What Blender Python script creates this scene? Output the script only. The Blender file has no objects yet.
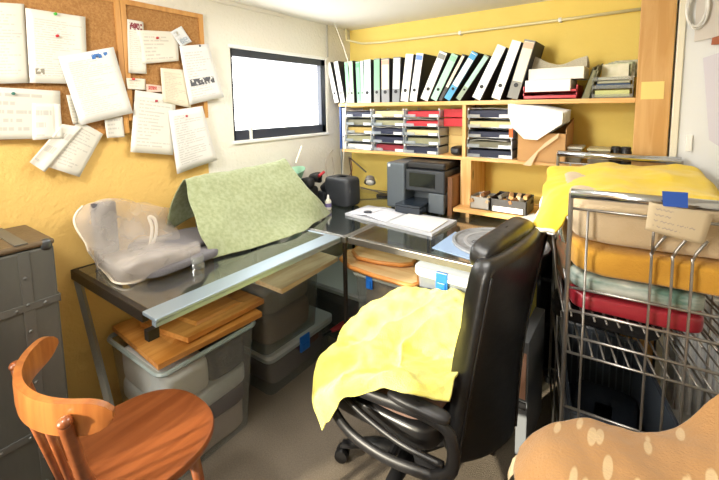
import bpy, bmesh, math, random
from mathutils import Vector, Matrix, noise
random.seed(7)
PI = math.pi
SC = bpy.context.scene
COL = SC.collection

# ------------------------------------------------------------ camera
F, CY = 395.0, 148.0
yaw, pit, rol = [math.radians(a) for a in (-35.5, -6.1, -0.82)]
fw = Vector((math.sin(yaw)*math.cos(pit), math.cos(yaw)*math.cos(pit), math.sin(pit)))
rt0 = Vector((math.cos(yaw), -math.sin(yaw), 0))
up0 = rt0.cross(fw)
rt = rt0*math.cos(rol)+up0*math.sin(rol)
up = up0*math.cos(rol)-rt0*math.sin(rol)
CAM = Vector((1.9098, -2.5676, 1.5))
cd = bpy.data.cameras.new('camera')
cam = bpy.data.objects.new('camera', cd)
COL.objects.link(cam)
cd.sensor_width = 36
cd.lens = F/719*36
cd.shift_y = -(240-CY)/719
cd.clip_start = 0.02
R3 = Matrix((rt, up, -fw)).transposed()
cam.matrix_world = Matrix.Translation(CAM) @ R3.to_4x4()
SC.camera = cam


def W(px, py, ax, val):
    """world point on the plane ax=val seen at a measured point of the photograph"""
    d = rt*((px-359.5)/F) + up*(-(py-CY)/F) + fw
    i = 'xyz'.index(ax)
    t = (val-CAM[i])/d[i]
    return CAM + d*t


# ------------------------------------------------------------ world, lights, exposure
SC.view_settings.view_transform = 'Standard'
SC.view_settings.look = 'None'
SC.view_settings.gamma = 1
SC.view_settings.exposure = 0.05
wd = bpy.data.worlds.new('world')
SC.world = wd
wd.use_nodes = True
wd.node_tree.nodes['Background'].inputs[0].default_value = (0.80, 0.88, 1.0, 1)
wd.node_tree.nodes['Background'].inputs[1].default_value = 2.0


def light(name, kind, loc, direction, energy, color, **kw):
    l = bpy.data.lights.new(name, kind)
    l.energy = energy
    l.color = color
    for k, v in kw.items():
        setattr(l, k, v)
    o = bpy.data.objects.new(name, l)
    COL.objects.link(o)
    o.location = loc
    o.rotation_euler = Vector(direction).to_track_quat('-Z', 'Y').to_euler()
    return o


light('sun', 'SUN', (0, -6, 4), (0.33, 1.0, -0.28), 9.0, (1.0, 0.90, 0.70), angle=math.radians(1.5))
light('window_daylight', 'AREA', (0.35, -4.05, 1.35), (0.3, 1.0, -0.04), 42, (1.0, 0.95, 0.86),
      shape='RECTANGLE', size=0.62, size_y=1.4)
light('overhead_fill_light', 'AREA', (0.95, -1.25, 2.04), (0, 0, -1), 15, (1.0, 0.97, 0.92),  # added overhead fill for the room, not a lamp hanging there
      shape='DISK', size=0.7)
light('back_wall_fill_light', 'AREA', (0.75, -2.75, 1.98), (0.65, 2.7, -0.75), 23, (1.0, 0.95, 0.86),  # added fill out of view to brighten the back wall, no real lamp
      shape='DISK', size=0.35)


# ------------------------------------------------------------ materials
def S(h, a=1.0):
    h = h.lstrip('#')
    c = [int(h[i:i+2], 16)/255 for i in (0, 2, 4)]
    return tuple([x/12.92 if x <= .04045 else ((x+.055)/1.055)**2.4 for x in c]+[a])


_m = {}


def mat(name, col, rough=.6, metal=0, col2=None, scale=8, bump=0, bscale=60, stretch=None,
        trans=0, spec=.5, sheen=0, alpha=None, emit=None, detail=4, coat=0):
    if name in _m:
        return _m[name]
    m = bpy.data.materials.new(name)
    _m[name] = m
    m.use_nodes = True
    nt = m.node_tree
    N, L = nt.nodes, nt.links
    b = N['Principled BSDF']
    b.inputs['Base Color'].default_value = S(col)
    b.inputs['Roughness'].default_value = rough
    b.inputs['Metallic'].default_value = metal
    b.inputs['Specular IOR Level'].default_value = spec
    b.inputs['Transmission Weight'].default_value = trans
    b.inputs['Coat Weight'].default_value = coat
    if sheen:
        b.inputs['Sheen Weight'].default_value = sheen
    if alpha is not None:
        b.inputs['Alpha'].default_value = alpha
    if emit:
        b.inputs['Emission Color'].default_value = S(col)
        b.inputs['Emission Strength'].default_value = emit
    tc = N.new('ShaderNodeTexCoord')
    mp = N.new('ShaderNodeMapping')
    L.new(tc.outputs['Object'], mp.inputs[0])
    if stretch:
        mp.inputs['Scale'].default_value = stretch
    nz = N.new('ShaderNodeTexNoise')
    nz.inputs['Scale'].default_value = scale
    nz.inputs['Detail'].default_value = detail
    L.new(mp.outputs[0], nz.inputs['Vector'])
    if col2:
        rp = N.new('ShaderNodeValToRGB')
        rp.color_ramp.elements[0].color = S(col)
        rp.color_ramp.elements[1].color = S(col2)
        rp.color_ramp.elements[0].position = .35
        rp.color_ramp.elements[1].position = .65
        L.new(nz.outputs[0], rp.inputs[0])
        L.new(rp.outputs[0], b.inputs['Base Color'])
    if bump:
        n2 = N.new('ShaderNodeTexNoise')
        n2.inputs['Scale'].default_value = bscale
        n2.inputs['Detail'].default_value = 5
        L.new(mp.outputs[0], n2.inputs['Vector'])
        bp = N.new('ShaderNodeBump')
        bp.inputs['Strength'].default_value = bump
        bp.inputs['Distance'].default_value = .01
        L.new(n2.outputs[0], bp.inputs['Height'])
        L.new(bp.outputs[0], b.inputs['Normal'])
    return m


def wood(name, c1, c2, axis='x', rough=.45, coat=0, knots=True, sc=1.0):
    if name in _m:
        return _m[name]
    m = mat(name, c1, rough=rough, coat=coat)
    N, L = m.node_tree.nodes, m.node_tree.links
    b = N['Principled BSDF']
    mp = [n for n in N if n.type == 'MAPPING'][0]
    s = {'x': (1.2, 14, 14), 'y': (14, 1.2, 14), 'z': (14, 14, 1.2)}[axis]
    mp.inputs['Scale'].default_value = tuple(v*sc for v in s)
    n1 = N.new('ShaderNodeTexNoise')
    n1.inputs['Scale'].default_value = 2.2
    n1.inputs['Detail'].default_value = 6
    n1.inputs['Distortion'].default_value = .6
    L.new(mp.outputs[0], n1.inputs['Vector'])
    rp = N.new('ShaderNodeValToRGB')
    rp.color_ramp.elements[0].color = S(c1)
    rp.color_ramp.elements[1].color = S(c2)
    rp.color_ramp.elements[0].position = .38
    rp.color_ramp.elements[1].position = .62
    L.new(n1.outputs[0], rp.inputs[0])
    out = rp.outputs[0]
    if knots:
        tc = [n for n in N if n.type == 'TEX_COORD'][0]
        m2 = N.new('ShaderNodeMapping')
        s2 = {'x': (3, 9, 9), 'y': (9, 3, 9), 'z': (9, 9, 3)}[axis]
        m2.inputs['Scale'].default_value = tuple(v*1.1 for v in s2)
        L.new(tc.outputs['Object'], m2.inputs[0])
        vo = N.new('ShaderNodeTexVoronoi')
        vo.inputs['Scale'].default_value = 1
        L.new(m2.outputs[0], vo.inputs['Vector'])
        r2 = N.new('ShaderNodeValToRGB')
        r2.color_ramp.elements[0].position = .07
        r2.color_ramp.elements[0].color = (1, 1, 1, 1)
        r2.color_ramp.elements[1].position = .14
        r2.color_ramp.elements[1].color = (0, 0, 0, 1)
        L.new(vo.outputs['Distance'], r2.inputs[0])
        mx = N.new('ShaderNodeMix')
        mx.data_type = 'RGBA'
        L.new(r2.outputs[0], mx.inputs['Factor'])
        L.new(out, mx.inputs[6])
        mx.inputs[7].default_value = S('#6b3c17')
        out = mx.outputs[2]
    L.new(out, b.inputs['Base Color'])
    return m


def seethrough(name, tint, dcol, dmix, gloss=.08, grough=.05):
    """thin clear / milky plastic, glass or gauze"""
    if name in _m:
        return _m[name]
    m = bpy.data.materials.new(name)
    _m[name] = m
    m.use_nodes = True
    N, L = m.node_tree.nodes, m.node_tree.links
    N.remove(N['Principled BSDF'])
    out = N['Material Output']
    tr = N.new('ShaderNodeBsdfTransparent')
    tr.inputs[0].default_value = S(tint)
    df = N.new('ShaderNodeBsdfDiffuse')
    df.inputs[0].default_value = S(dcol)
    tl = N.new('ShaderNodeBsdfTranslucent')
    tl.inputs[0].default_value = S(dcol)
    gl = N.new('ShaderNodeBsdfGlossy')
    gl.inputs['Roughness'].default_value = grough
    a0 = N.new('ShaderNodeMixShader')
    a0.inputs[0].default_value = .35
    L.new(df.outputs[0], a0.inputs[1])
    L.new(tl.outputs[0], a0.inputs[2])
    nz = N.new('ShaderNodeTexNoise')
    nz.inputs['Scale'].default_value = 9
    tc = N.new('ShaderNodeTexCoord')
    L.new(tc.outputs['Object'], nz.inputs['Vector'])
    mr = N.new('ShaderNodeMapRange')
    mr.inputs[3].default_value = dmix*.7
    mr.inputs[4].default_value = min(1, dmix*1.3)
    L.new(nz.outputs[0], mr.inputs[0])
    a1 = N.new('ShaderNodeMixShader')
    L.new(mr.outputs[0], a1.inputs[0])
    L.new(tr.outputs[0], a1.inputs[1])
    L.new(a0.outputs[0], a1.inputs[2])
    fr = N.new('ShaderNodeFresnel')
    fr.inputs[0].default_value = 1.5
    mt = N.new('ShaderNodeMath')
    mt.operation = 'MULTIPLY_ADD'
    mt.inputs[1].default_value = 1.0 if gloss > 0 else 0
    mt.inputs[2].default_value = gloss*.3
    L.new(fr.outputs[0], mt.inputs[0])
    gm = N.new('ShaderNodeNewGeometry')
    fb = N.new('ShaderNodeMath')
    fb.operation = 'SUBTRACT'
    fb.inputs[0].default_value = 1
    L.new(gm.outputs['Backfacing'], fb.inputs[1])
    m3 = N.new('ShaderNodeMath')
    m3.operation = 'MULTIPLY'
    L.new(mt.outputs[0], m3.inputs[0])
    L.new(fb.outputs[0], m3.inputs[1])
    a2 = N.new('ShaderNodeMixShader')
    L.new(m3.outputs[0], a2.inputs[0])
    L.new(a1.outputs[0], a2.inputs[1])
    L.new(gl.outputs[0], a2.inputs[2])
    L.new(a2.outputs[0], out.inputs['Surface'])
    return m


def paper_mat(name, rows, seed, col='#f1efe6', block=None, ink='#55565c', dens=.5, hand=False):
    """a printed or hand-written sheet: rows of type in the sheet's own UVs"""
    m = bpy.data.materials.new(name)
    m.use_nodes = True
    N, L = m.node_tree.nodes, m.node_tree.links
    b = N['Principled BSDF']
    b.inputs['Roughness'].default_value = .8
    uv = N.new('ShaderNodeUVMap')
    sp = N.new('ShaderNodeSeparateXYZ')
    L.new(uv.outputs[0], sp.inputs[0])

    def mth(op, a, c=None, d=None):
        n = N.new('ShaderNodeMath')
        n.operation = op
        for i, v in enumerate((a, c, d)):
            if v is None:
                continue
            if isinstance(v, (int, float)):
                n.inputs[i].default_value = v
            else:
                L.new(v, n.inputs[i])
        return n.outputs[0]
    x, y = sp.outputs[0], sp.outputs[1]
    if hand:
        y = mth('ADD', y, mth('MULTIPLY', mth('SINE', mth('MULTIPLY', x, 90)), .018))
    yr = mth('MULTIPLY', y, rows)
    row = mth('FLOOR', yr)
    fr = mth('FRACT', yr)
    online = mth('LESS_THAN', fr, .42 if not hand else .22)
    cb = N.new('ShaderNodeCombineXYZ')
    L.new(mth('MULTIPLY', x, 26), cb.inputs[0])
    L.new(mth('MULTIPLY', row, 7.3), cb.inputs[1])
    cb.inputs[2].default_value = seed*3.7
    nz = N.new('ShaderNodeTexNoise')
    nz.inputs['Scale'].default_value = 1.0
    nz.inputs['Detail'].default_value = 1
    L.new(cb.outputs[0], nz.inputs['Vector'])
    word = mth('GREATER_THAN', nz.outputs[0], .42)
    wn = N.new('ShaderNodeTexWhiteNoise')
    wn.noise_dimensions = '2D'
    cb2 = N.new('ShaderNodeCombineXYZ')
    L.new(row, cb2.inputs[0])
    cb2.inputs[1].default_value = seed
    L.new(cb2.outputs[0], wn.inputs['Vector'])
    rend = mth('MULTIPLY_ADD', wn.outputs['Value'], .55, .38)
    ins = mth('MULTIPLY', mth('GREATER_THAN', x, .12), mth('LESS_THAN', x, rend))
    iny = mth('MULTIPLY', mth('GREATER_THAN', y, .10), mth('LESS_THAN', y, .90))
    msk = mth('MULTIPLY', mth('MULTIPLY', online, word), mth('MULTIPLY', ins, iny))
    msk = mth('MULTIPLY', msk, dens)
    mx = N.new('ShaderNodeMix')
    mx.data_type = 'RGBA'
    mx.inputs[6].default_value = tuple(v*.80 for v in S(col)[:3])+(1,)
    mx.inputs[7].default_value = S(ink)
    L.new(msk, mx.inputs[0])
    o = mx.outputs[2]
    if block:
        x0, y0, x1, y1, bc = block
        bm_ = mth('MULTIPLY', mth('MULTIPLY', mth('GREATER_THAN', sp.outputs[0], x0), mth('LESS_THAN', sp.outputs[0], x1)),
                  mth('MULTIPLY', mth('GREATER_THAN', sp.outputs[1], y0), mth('LESS_THAN', sp.outputs[1], y1)))
        n3 = N.new('ShaderNodeTexNoise')
        n3.inputs['Scale'].default_value = 14
        L.new(uv.outputs[0], n3.inputs['Vector'])
        bm_ = mth('MULTIPLY', bm_, mth('GREATER_THAN', n3.outputs[0], .44))
        m2 = N.new('ShaderNodeMix')
        m2.data_type = 'RGBA'
        L.new(bm_, m2.inputs[0])
        L.new(o, m2.inputs[6])
        m2.inputs[7].default_value = S(bc)
        o = m2.outputs[2]
    L.new(o, b.inputs['Base Color'])
    return m


# ------------------------------------------------------------ mesh helpers
class MB:
    def __init__(s, mtx=None):
        s.bm = bmesh.new()
        s.uv = s.bm.loops.layers.uv.new('UVMap')
        s.m = mtx or Matrix()

    def _t(s, p):
        return s.m @ Vector(p)

    def box(s, c, d, rot=None, bev=0, seg=2):
        R = rot.to_4x4() if rot else Matrix()
        vs = []
        for z in (-.5, .5):
            for x, y in ((-.5, -.5), (.5, -.5), (.5, .5), (-.5, .5)):
                vs.append(s.bm.verts.new(s._t(Vector(c)+(R @ Vector((x*d[0], y*d[1], z*d[2]))))))
        fs = [(0, 3, 2, 1), (4, 5, 6, 7), (0, 1, 5, 4), (1, 2, 6, 5), (2, 3, 7, 6), (3, 0, 4, 7)]
        fc = [s.bm.faces.new([vs[i] for i in f]) for f in fs]
        if bev:
            es = set(e for f in fc for e in f.edges)
            bmesh.ops.bevel(s.bm, geom=list(es), offset=bev, segments=seg, affect='EDGES', profile=.5)
        return s

    def ext(s, lo, hi, bev=0):
        lo, hi = Vector(lo), Vector(hi)
        return s.box((lo+hi)/2, hi-lo, bev=bev)

    def tube(s, pts, r, n=8, closed=False, flat=1.0):
        pts = [Vector(p) for p in pts]
        k = len(pts)
        rings = []
        prev = None
        for i, p in enumerate(pts):
            if closed:
                t = pts[(i+1) % k]-pts[i-1]
            else:
                t = pts[min(i+1, k-1)]-pts[max(i-1, 0)]
            t.normalize()
            if prev is None:
                a = Vector((0, 0, 1)) if abs(t.z) < .9 else Vector((1, 0, 0))
                nx = t.cross(a).normalized()
            else:
                nx = (prev-t*prev.dot(t)).normalized()
            prev = nx
            ny = t.cross(nx)
            rr = r[i] if isinstance(r, (list, tuple)) else r
            rings.append([s.bm.verts.new(s._t(p+nx*math.cos(2*PI*j/n)*rr+ny*math.sin(2*PI*j/n)*rr*flat)) for j in range(n)])
        for i in range(k if closed else k-1):
            a, b = rings[i], rings[(i+1) % k]
            for j in range(n):
                s.bm.faces.new((a[j], a[(j+1) % n], b[(j+1) % n], b[j]))
        if not closed:
            s.bm.faces.new(rings[0][::-1])
            s.bm.faces.new(rings[-1])
        return s

    def lathe(s, prof, c, n=24, rot=None, loop=False):
        R = rot.to_4x4() if rot else Matrix()
        rings = []
        for r, z in prof:
            rings.append([s.bm.verts.new(s._t(Vector(c)+(R @ Vector((max(r, 1e-4)*math.cos(2*PI*j/n), max(r, 1e-4)*math.sin(2*PI*j/n), z))))) for j in range(n)])
        for a, b in zip(rings, rings[1:]+([rings[0]] if loop else [])):
            for j in range(n):
                s.bm.faces.new((a[j], a[(j+1) % n], b[(j+1) % n], b[j]))
        if not loop:
            s.bm.faces.new(rings[0][::-1])
            s.bm.faces.new(rings[-1])
        return s

    def prism(s, poly, vec):
        """polygon (list of world points) pushed along vec"""
        vec = Vector(vec)
        a = [s.bm.verts.new(s._t(p)) for p in poly]
        b = [s.bm.verts.new(s._t(Vector(p)+vec)) for p in poly]
        f1 = s.bm.faces.new(a)
        f2 = s.bm.faces.new(b[::-1])
        n = len(a)
        for i in range(n):
            s.bm.faces.new((a[i], b[i], b[(i+1) % n], a[(i+1) % n]))
        if n == 4:
            for f in (f1, f2):
                seq = [(0, 1), (1, 1), (1, 0), (0, 0)]
                if f is f2:
                    seq = seq[::-1]
                for l, q in zip(f.loops, seq):
                    l[s.uv].uv = q
        return s

    def grid(s, P, nu, nv, wrapu=False):
        g = [[s.bm.verts.new(s._t(P(i/nu, j/nv))) for i in range(nu if wrapu else nu+1)] for j in range(nv+1)]
        for j in range(nv):
            for i in range(nu):
                i2 = (i+1) % nu if wrapu else i+1
                f = s.bm.faces.new((g[j][i], g[j][i2], g[j+1][i2], g[j+1][i]))
                for l, (a, b) in zip(f.loops, ((i, j), (i+1, j), (i+1, j+1), (i, j+1))):
                    l[s.uv].uv = (a/nu, 1-b/nv)
        return s

    def sq(s, c, d, e=.35, e2=None, rot=None, nu=40, nv=24, amp=0, freq=4, seed=0):
        """superellipsoid: cushion, folded cloth, rounded housing"""
        e2 = e if e2 is None else e2
        R = rot.to_4x4() if rot else Matrix()

        def pw(v, q):
            return math.copysign(abs(v)**q, v)

        def P(u, v):
            th = 2*PI*u
            ph = -PI/2+PI*min(max(v, .003), .997)
            x = pw(math.cos(ph), e)*pw(math.cos(th), e2)
            y = pw(math.cos(ph), e)*pw(math.sin(th), e2)
            z = pw(math.sin(ph), e)
            q = Vector((x*d[0]/2, y*d[1]/2, z*d[2]/2))
            if amp:
                nn = noise.noise((q+Vector((seed, seed*1.7, 0)))*freq)
                q = q+Vector((x, y, z)).normalized()*nn*amp
            return Vector(c)+(R @ q)
        s.grid(P, nu, nv, wrapu=True)
        bmesh.ops.remove_doubles(s.bm, verts=s.bm.verts, dist=1e-5)
        return s

    def build(s, name, m, parent=None, smooth=False, solid=0, sub=0, off=0):
        bmesh.ops.recalc_face_normals(s.bm, faces=s.bm.faces) if not solid else None
        vs = s.bm.verts
        if parent is not None:
            o0 = world_loc(parent)
        else:
            lo = Vector([min(v.co[i] for v in vs) for i in range(3)])
            hi = Vector([max(v.co[i] for v in vs) for i in range(3)])
            o0 = Vector(((lo.x+hi.x)/2, (lo.y+hi.y)/2, lo.z))
        for v in vs:
            v.co -= o0
        me = bpy.data.meshes.new(name)
        s.bm.to_mesh(me)
        s.bm.free()
        me.materials.append(m)
        if smooth:
            me.polygons.foreach_set('use_smooth', [True]*len(me.polygons))
            if smooth == 'auto':
                me.set_sharp_from_angle(angle=math.radians(35))
        o = bpy.data.objects.new(name, me)
        COL.objects.link(o)
        if parent is not None:
            o.parent = parent
        else:
            o.location = o0
        if solid:
            md = o.modifiers.new('solid', 'SOLIDIFY')
            md.thickness = solid
            md.offset = off
        if sub:
            md = o.modifiers.new('sub', 'SUBSURF')
            md.levels = md.render_levels = sub
        return o


def world_loc(o):
    v = Vector((0, 0, 0))
    while o is not None:
        v = v+Vector(o.location)
        o = o.parent
    return v


def tag(o, label, cat, group=None, kind=None):
    o['label'] = label
    o['category'] = cat
    if group:
        o['group'] = group
    if kind:
        o['kind'] = kind
    return o


def thing(name, label, cat, loc, group=None):
    o = bpy.data.objects.new(name, None)
    o.empty_display_size = .05
    COL.objects.link(o)
    o.location = loc
    return tag(o, label, cat, group)


def struct(name, b, m, parent=None, **kw):
    o = b.build(name, m, parent, **kw)
    if parent is None:
        o['kind'] = 'structure'
    return o


def bez(pts, n=8):
    """Catmull-Rom through points"""
    pts = [Vector(p) for p in pts]
    out = []
    k = len(pts)
    for i in range(k-1):
        p0, p1, p2, p3 = pts[max(i-1, 0)], pts[i], pts[i+1], pts[min(i+2, k-1)]
        for j in range(n):
            t = j/n
            out.append(.5*((2*p1)+(p2-p0)*t+(2*p0-5*p1+4*p2-p3)*t*t+(3*p1-p0-3*p2+p3)*t**3))
    out.append(pts[-1])
    return out


def net(rows, amp=0, freq=6, seed=0, fine=0):
    """smooth surface P(u,v) through a net of control points"""
    def cr(a, t):
        k = len(a)-1
        f = min(t*k, k-1e-6)
        i = int(f)
        t = f-i
        p0, p1, p2, p3 = a[max(i-1, 0)], a[i], a[i+1], a[min(i+2, k)]
        return .5*((2*p1)+(p2-p0)*t+(2*p0-5*p1+4*p2-p3)*t*t+(3*p1-p0-3*p2+p3)*t**3)

    def P(u, v):
        q = cr([cr(r, u) for r in rows], v)
        if amp:
            s = Vector((seed, seed*2.1, seed*.7))
            q = q+Vector((noise.noise(q*freq+s), noise.noise(q*freq+s+Vector((9, 0, 0))), noise.noise(q*freq+s+Vector((0, 9, 0)))))*amp
        if fine:
            q = q+Vector((0, 0, 1))*noise.noise(q*freq*3.3)*fine
        return q
    return P


# shared materials
PINE = wood('pine_shelf', '#d9a45c', '#eec486', 'x')
PINEV = wood('pine_post', '#c0904f', '#cfa265', 'z')
PLASTER = mat('plaster_white', '#e6e2d8', .85, bump=.12, bscale=25)
STEEL = mat('brushed_steel', '#aab2ba', .32, 1.0, bump=.05, bscale=200)
CHROME = mat('chrome', '#c9ccd0', .18, 1.0)
WIRE = mat('wire_zinc', '#a3a09c', .35, .9)
BLACKP = mat('black_plastic', '#1d1d1f', .42)
LEATHER = mat('black_leather', '#131315', .36, bump=.12, bscale=30, spec=.6)
WHITEP = mat('white_plastic', '#ecebe6', .4)

# ------------------------------------------------------------ setting
XR, YB, ZC = 3.0, -3.9, 2.09
AL = .16          # left wall thickness


def two_tone(name, cond):
    """yellow paint low on the left wall, white elsewhere: painted areas fixed in the wall's own coordinates"""
    m = mat(name, '#dfa93f', .85, bump=.45, bscale=55)
    N, L = m.node_tree.nodes, m.node_tree.links
    b = N['Principled BSDF']
    g = N.new('ShaderNodeNewGeometry')
    sp = N.new('ShaderNodeSeparateXYZ')
    L.new(g.outputs['Position'], sp.inputs[0])
    lt = N.new('ShaderNodeMath'); lt.operation = 'LESS_THAN'
    L.new(sp.outputs[1], lt.inputs[0]); lt.inputs[1].default_value = cond[0]
    lz = N.new('ShaderNodeMath'); lz.operation = 'LESS_THAN'
    L.new(sp.outputs[2], lz.inputs[0]); lz.inputs[1].default_value = cond[1]
    mu = N.new('ShaderNodeMath'); mu.operation = 'MULTIPLY'
    L.new(lt.outputs[0], mu.inputs[0]); L.new(lz.outputs[0], mu.inputs[1])
    mx = N.new('ShaderNodeMix'); mx.data_type = 'RGBA'
    L.new(mu.outputs[0], mx.inputs[0])
    mx.inputs[6].default_value = S('#e9e6dc')
    mx.inputs[7].default_value = S('#e3bd6e')
    L.new(mx.outputs[2], b.inputs['Base Color'])
    return m


WY0, WY1, WZ0, WZ1 = -1.135, -.30, 1.305, 1.838
b = MB()
b.ext((-AL, YB-.15, 0), (0, WY0, ZC))
b.ext((-AL, WY1, 0), (0, .12, ZC))
b.ext((-AL, WY0, 0), (0, WY1, WZ0))
b.ext((-AL, WY0, WZ1), (0, WY1, ZC))
struct('wall_left', b, two_tone('left_wall_paint', (-1.31, 1.62)))
yel = mat('yellow_paint', '#f5db78', .8, bump=.2, bscale=40, col2='#f2d670', scale=3)
struct('wall_back', MB().ext((0, 0, 0), (2.02, .12, ZC)), yel)
# white painted return of the back wall right of the post
b = MB().ext((2.02, -.34, 0), (XR, -.20, ZC))
b.ext((2.02, -.20, 0), (2.12, 0, ZC))
struct('wall_alcove', b, mat('cool_white_paint', '#e4e6e6', .6, bump=.08, bscale=30))
b = MB().ext((XR, YB-.15, 0), (XR+.12, .12, ZC))
struct('wall_right', b, PLASTER)
# rear wall with its window opening (behind the camera)
RX0, RX1, RZ0, RZ1 = .02, .66, .55, 2.06
b = MB()
b.ext((0, YB-.15, 0), (RX0, YB, ZC)).ext((RX1, YB-.15, 0), (XR, YB, ZC))
b.ext((RX0, YB-.15, 0), (RX1, YB, RZ0)).ext((RX0, YB-.15, RZ1), (RX1, YB, ZC))
struct('wall_rear', b, PLASTER)
b = MB()
for x0, x1, z0, z1 in ((RX0, RX0+.03, RZ0, RZ1), (RX1-.03, RX1, RZ0, RZ1), (RX0, RX1, RZ0, RZ0+.05), (RX0, RX1, RZ1-.03, RZ1)):
    b.ext((x0, YB-.10, z0), (x1, YB-.04, z1))
struct('window_2', b, WHITEP)
struct('ceiling', MB().ext((-AL, YB-.15, ZC), (XR+.12, .12, ZC+.1)), mat('ceiling_white', '#e9e7e2', .9, bump=.05))
carpet = mat('carpet', '#766c5d', .95, col2='#85796a', scale=170, bump=.6, bscale=260, detail=6)
struct('floor', MB().ext((-AL, YB-.15, -.1), (XR+.12, .12, 0)), carpet)
struct('baseboard_left', MB().ext((0, YB, 0), (.015, 0, .09), bev=.003), mat('baseboard_grey', '#7f8790', .6))
# ceiling line batten and the corner batten on the left wall
b = MB().ext((0, YB, ZC-.022), (.018, -.72, ZC), bev=.002)
struct('trim_1', b, PLASTER)
b = MB().tube([(.006, -.285, ZC), (.006, -.285, 1.86)], .006, 6)
struct('trim_2', b, mat('trim_grey', '#a9a69c', .7))
# window_1 : dark frame in the recess, bright pane
w1 = MB()
fr_ = mat('window_frame_dark', '#2f3644', .4, spec=.6)
fw_ = .045
for (y0, y1, z0, z1) in ((WY0, WY1, WZ1-.045, WZ1), (WY0, WY1, WZ0, WZ0+.062), (WY0, WY0+.022, WZ0, WZ1), (WY1-.05, WY1, WZ0, WZ1)):
    w1.ext((-.075, y0, z0), (-.01, y1, z1), bev=.004)
w1o = struct('window_1', w1, fr_)
pm = bpy.data.materials.new('daylit_frosted_pane')
pm.use_nodes = True
N, L = pm.node_tree.nodes, pm.node_tree.links
pb = N['Principled BSDF']
pb.inputs['Base Color'].default_value = S('#e8eef2')
pb.inputs['Emission Color'].default_value = (1.0, .99, .97, 1)
pb.inputs['Emission Strength'].default_value = 9.0
MB().ext((-.058, WY0+.015, WZ0+.045), (-.048, WY1-.035, WZ1-.035)).build('pane', pm, w1o)
# small white catch and lower strip
b = MB().ext((-.008, -1.02, WZ0-.005), (.006, -1.005, WZ0+.085), bev=.002)
b.build('catch', WHITEP, w1o)
b = MB().ext((-.01, WY0-.012, WZ1-.002), (.014, WY1+.005, WZ1+.018), bev=.003)
b.build('top_casing', mat('casing_white', '#f2f2f0', .5), w1o)
b = MB().ext((-.01, WY0-.012, WZ0-.016), (.014, WY1+.005, WZ0+.003), bev=.003)
b.build('sill', mat('casing_white', '#f2f2f0', .5), w1o)

# wooden post
b = MB().ext((1.884, -.33, 0), (2.012, -.19, ZC), bev=.004)
tag(b.build('wooden_post', PINEV), 'broad pine post from floor to ceiling at the shelf end', 'post')
b = MB().ext((2.02, -.352, 0), (2.045, -.335, ZC), bev=.003)
struct('trim_3', b, mat('trim_cream', '#e3dcc6', .6))

# ------------------------------------------------------------ shelf unit
ZS, ZL, YF = 1.520, 1.185, -.28
t = thing('wall_shelf', 'pine wall shelf with two long boards holding binders and letter trays', 'shelf', (1.0, -.14, 1.165))
MB().ext((.095, YF, ZS-.024), (1.884, -.005, ZS), bev=.002).build('shelf_board', PINE, t)
MB().ext((.12, YF, ZL-.020), (1.884, -.005, ZL), bev=.002).build('shelf_board', PINE, t)
MB().ext((1.035, YF+.005, ZL), (1.057, -.005, ZS-.024), bev=.002).build('divider', wood('pine_vertical', '#dca660', '#efc688', 'z'), t)
MB().ext((1.03, YF+.0, .841), (1.095, -.005, ZL-.02), bev=.002).build('upright', wood('pine_vertical', '#dca660', '#efc688', 'z'), t)
MB().ext((.100, YF, ZL-.0), (.112, -.20, ZS-.024), bev=.001).build('end_bracket', mat('blue_paint', '#2d4f92', .4), t)
b = MB().tube([(.105, -.27, ZS-.03), (.105, -.27, .845)], .006, 8)
b.build('steel_upright', STEEL, t)


# ------------------------------------------------------------ lever arch binders
def binder(bl, br, ttl, ttr, base_y, top_y, spine, label_col, low=None, lab='', band=None, body='#26272a', hole=True):
    y0 = YF+.012
    PL, PR = W(bl, base_y, 'y', y0), W(br, base_y, 'y', y0)
    TL = W(ttl, top_y, 'y', y0)
    TR = W(ttr, top_y, 'y', y0)
    top = (TL+TR)/2
    bot = (PL+PR)/2
    lean = math.atan2(top.x-bot.x, top.z-bot.z)
    w = max((abs(PR.x-PL.x)*.5+abs(TR.x-TL.x)*.5)*math.cos(lean), .02)
    h = min(max((top-bot).length, .27), .34)
    D = .245
    piv = PR.x if lean >= 0 else PL.x
    sgn = -1 if lean >= 0 else 1
    Mx = Matrix.Translation((piv, y0, ZS+.001)) @ Matrix.Rotation(lean, 4, 'Y')
    t = thing('binder', lab, 'binder', (piv, y0, ZS), 'lever arch binders on the top shelf')
    xa, xb = (-w, 0) if sgn < 0 else (0, w)
    bodym = mat('binder_body_'+body, body, .6, col2=None)
    b = MB(Mx)
    b.ext((xa, 0.0, 0), (xa+.003, D, h)).ext((xb-.003, 0, 0), (xb, D, h))
    b.build('cover', bodym, t)
    MB(Mx).ext((xa+.004, .02, .004), (xb-.004, D-.006, h-.012)).build('paper_block', mat('paper_edges', '#d8d4c8', .9), t)
    sp = MB(Mx).ext((xa, -.003, 0), (xb, .0, h)).build('spine', mat('spine_'+(low or spine), low or spine, .5), t)
    if low or label_col:
        MB(Mx).ext((xa+w*.06, -.0045, h*.30 if low else h*.04), (xb-w*.06, -.003, h*.97)).build('spine_label', mat('label_'+label_col, label_col, .7), sp)
    if band:
        MB(Mx).ext((xa+w*.06, -.0055, h*.86), (xb-w*.06, -.0045, h*.96)).build('label_heading', mat('band_'+band, band, .7), sp)
    if hole:
        cx = (xa+xb)/2
        rr = min(.012, w*.22)
        R = Matrix.Rotation(PI/2, 3, 'X')
        b = MB(Mx).lathe([(rr, 0), (rr, .0025), (rr*.6, .0025)], (cx, -.0045, h*.235), 16, R)
        b.build('finger_hole', mat('hole_dark', '#17181a', .5), sp)
    return t


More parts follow.
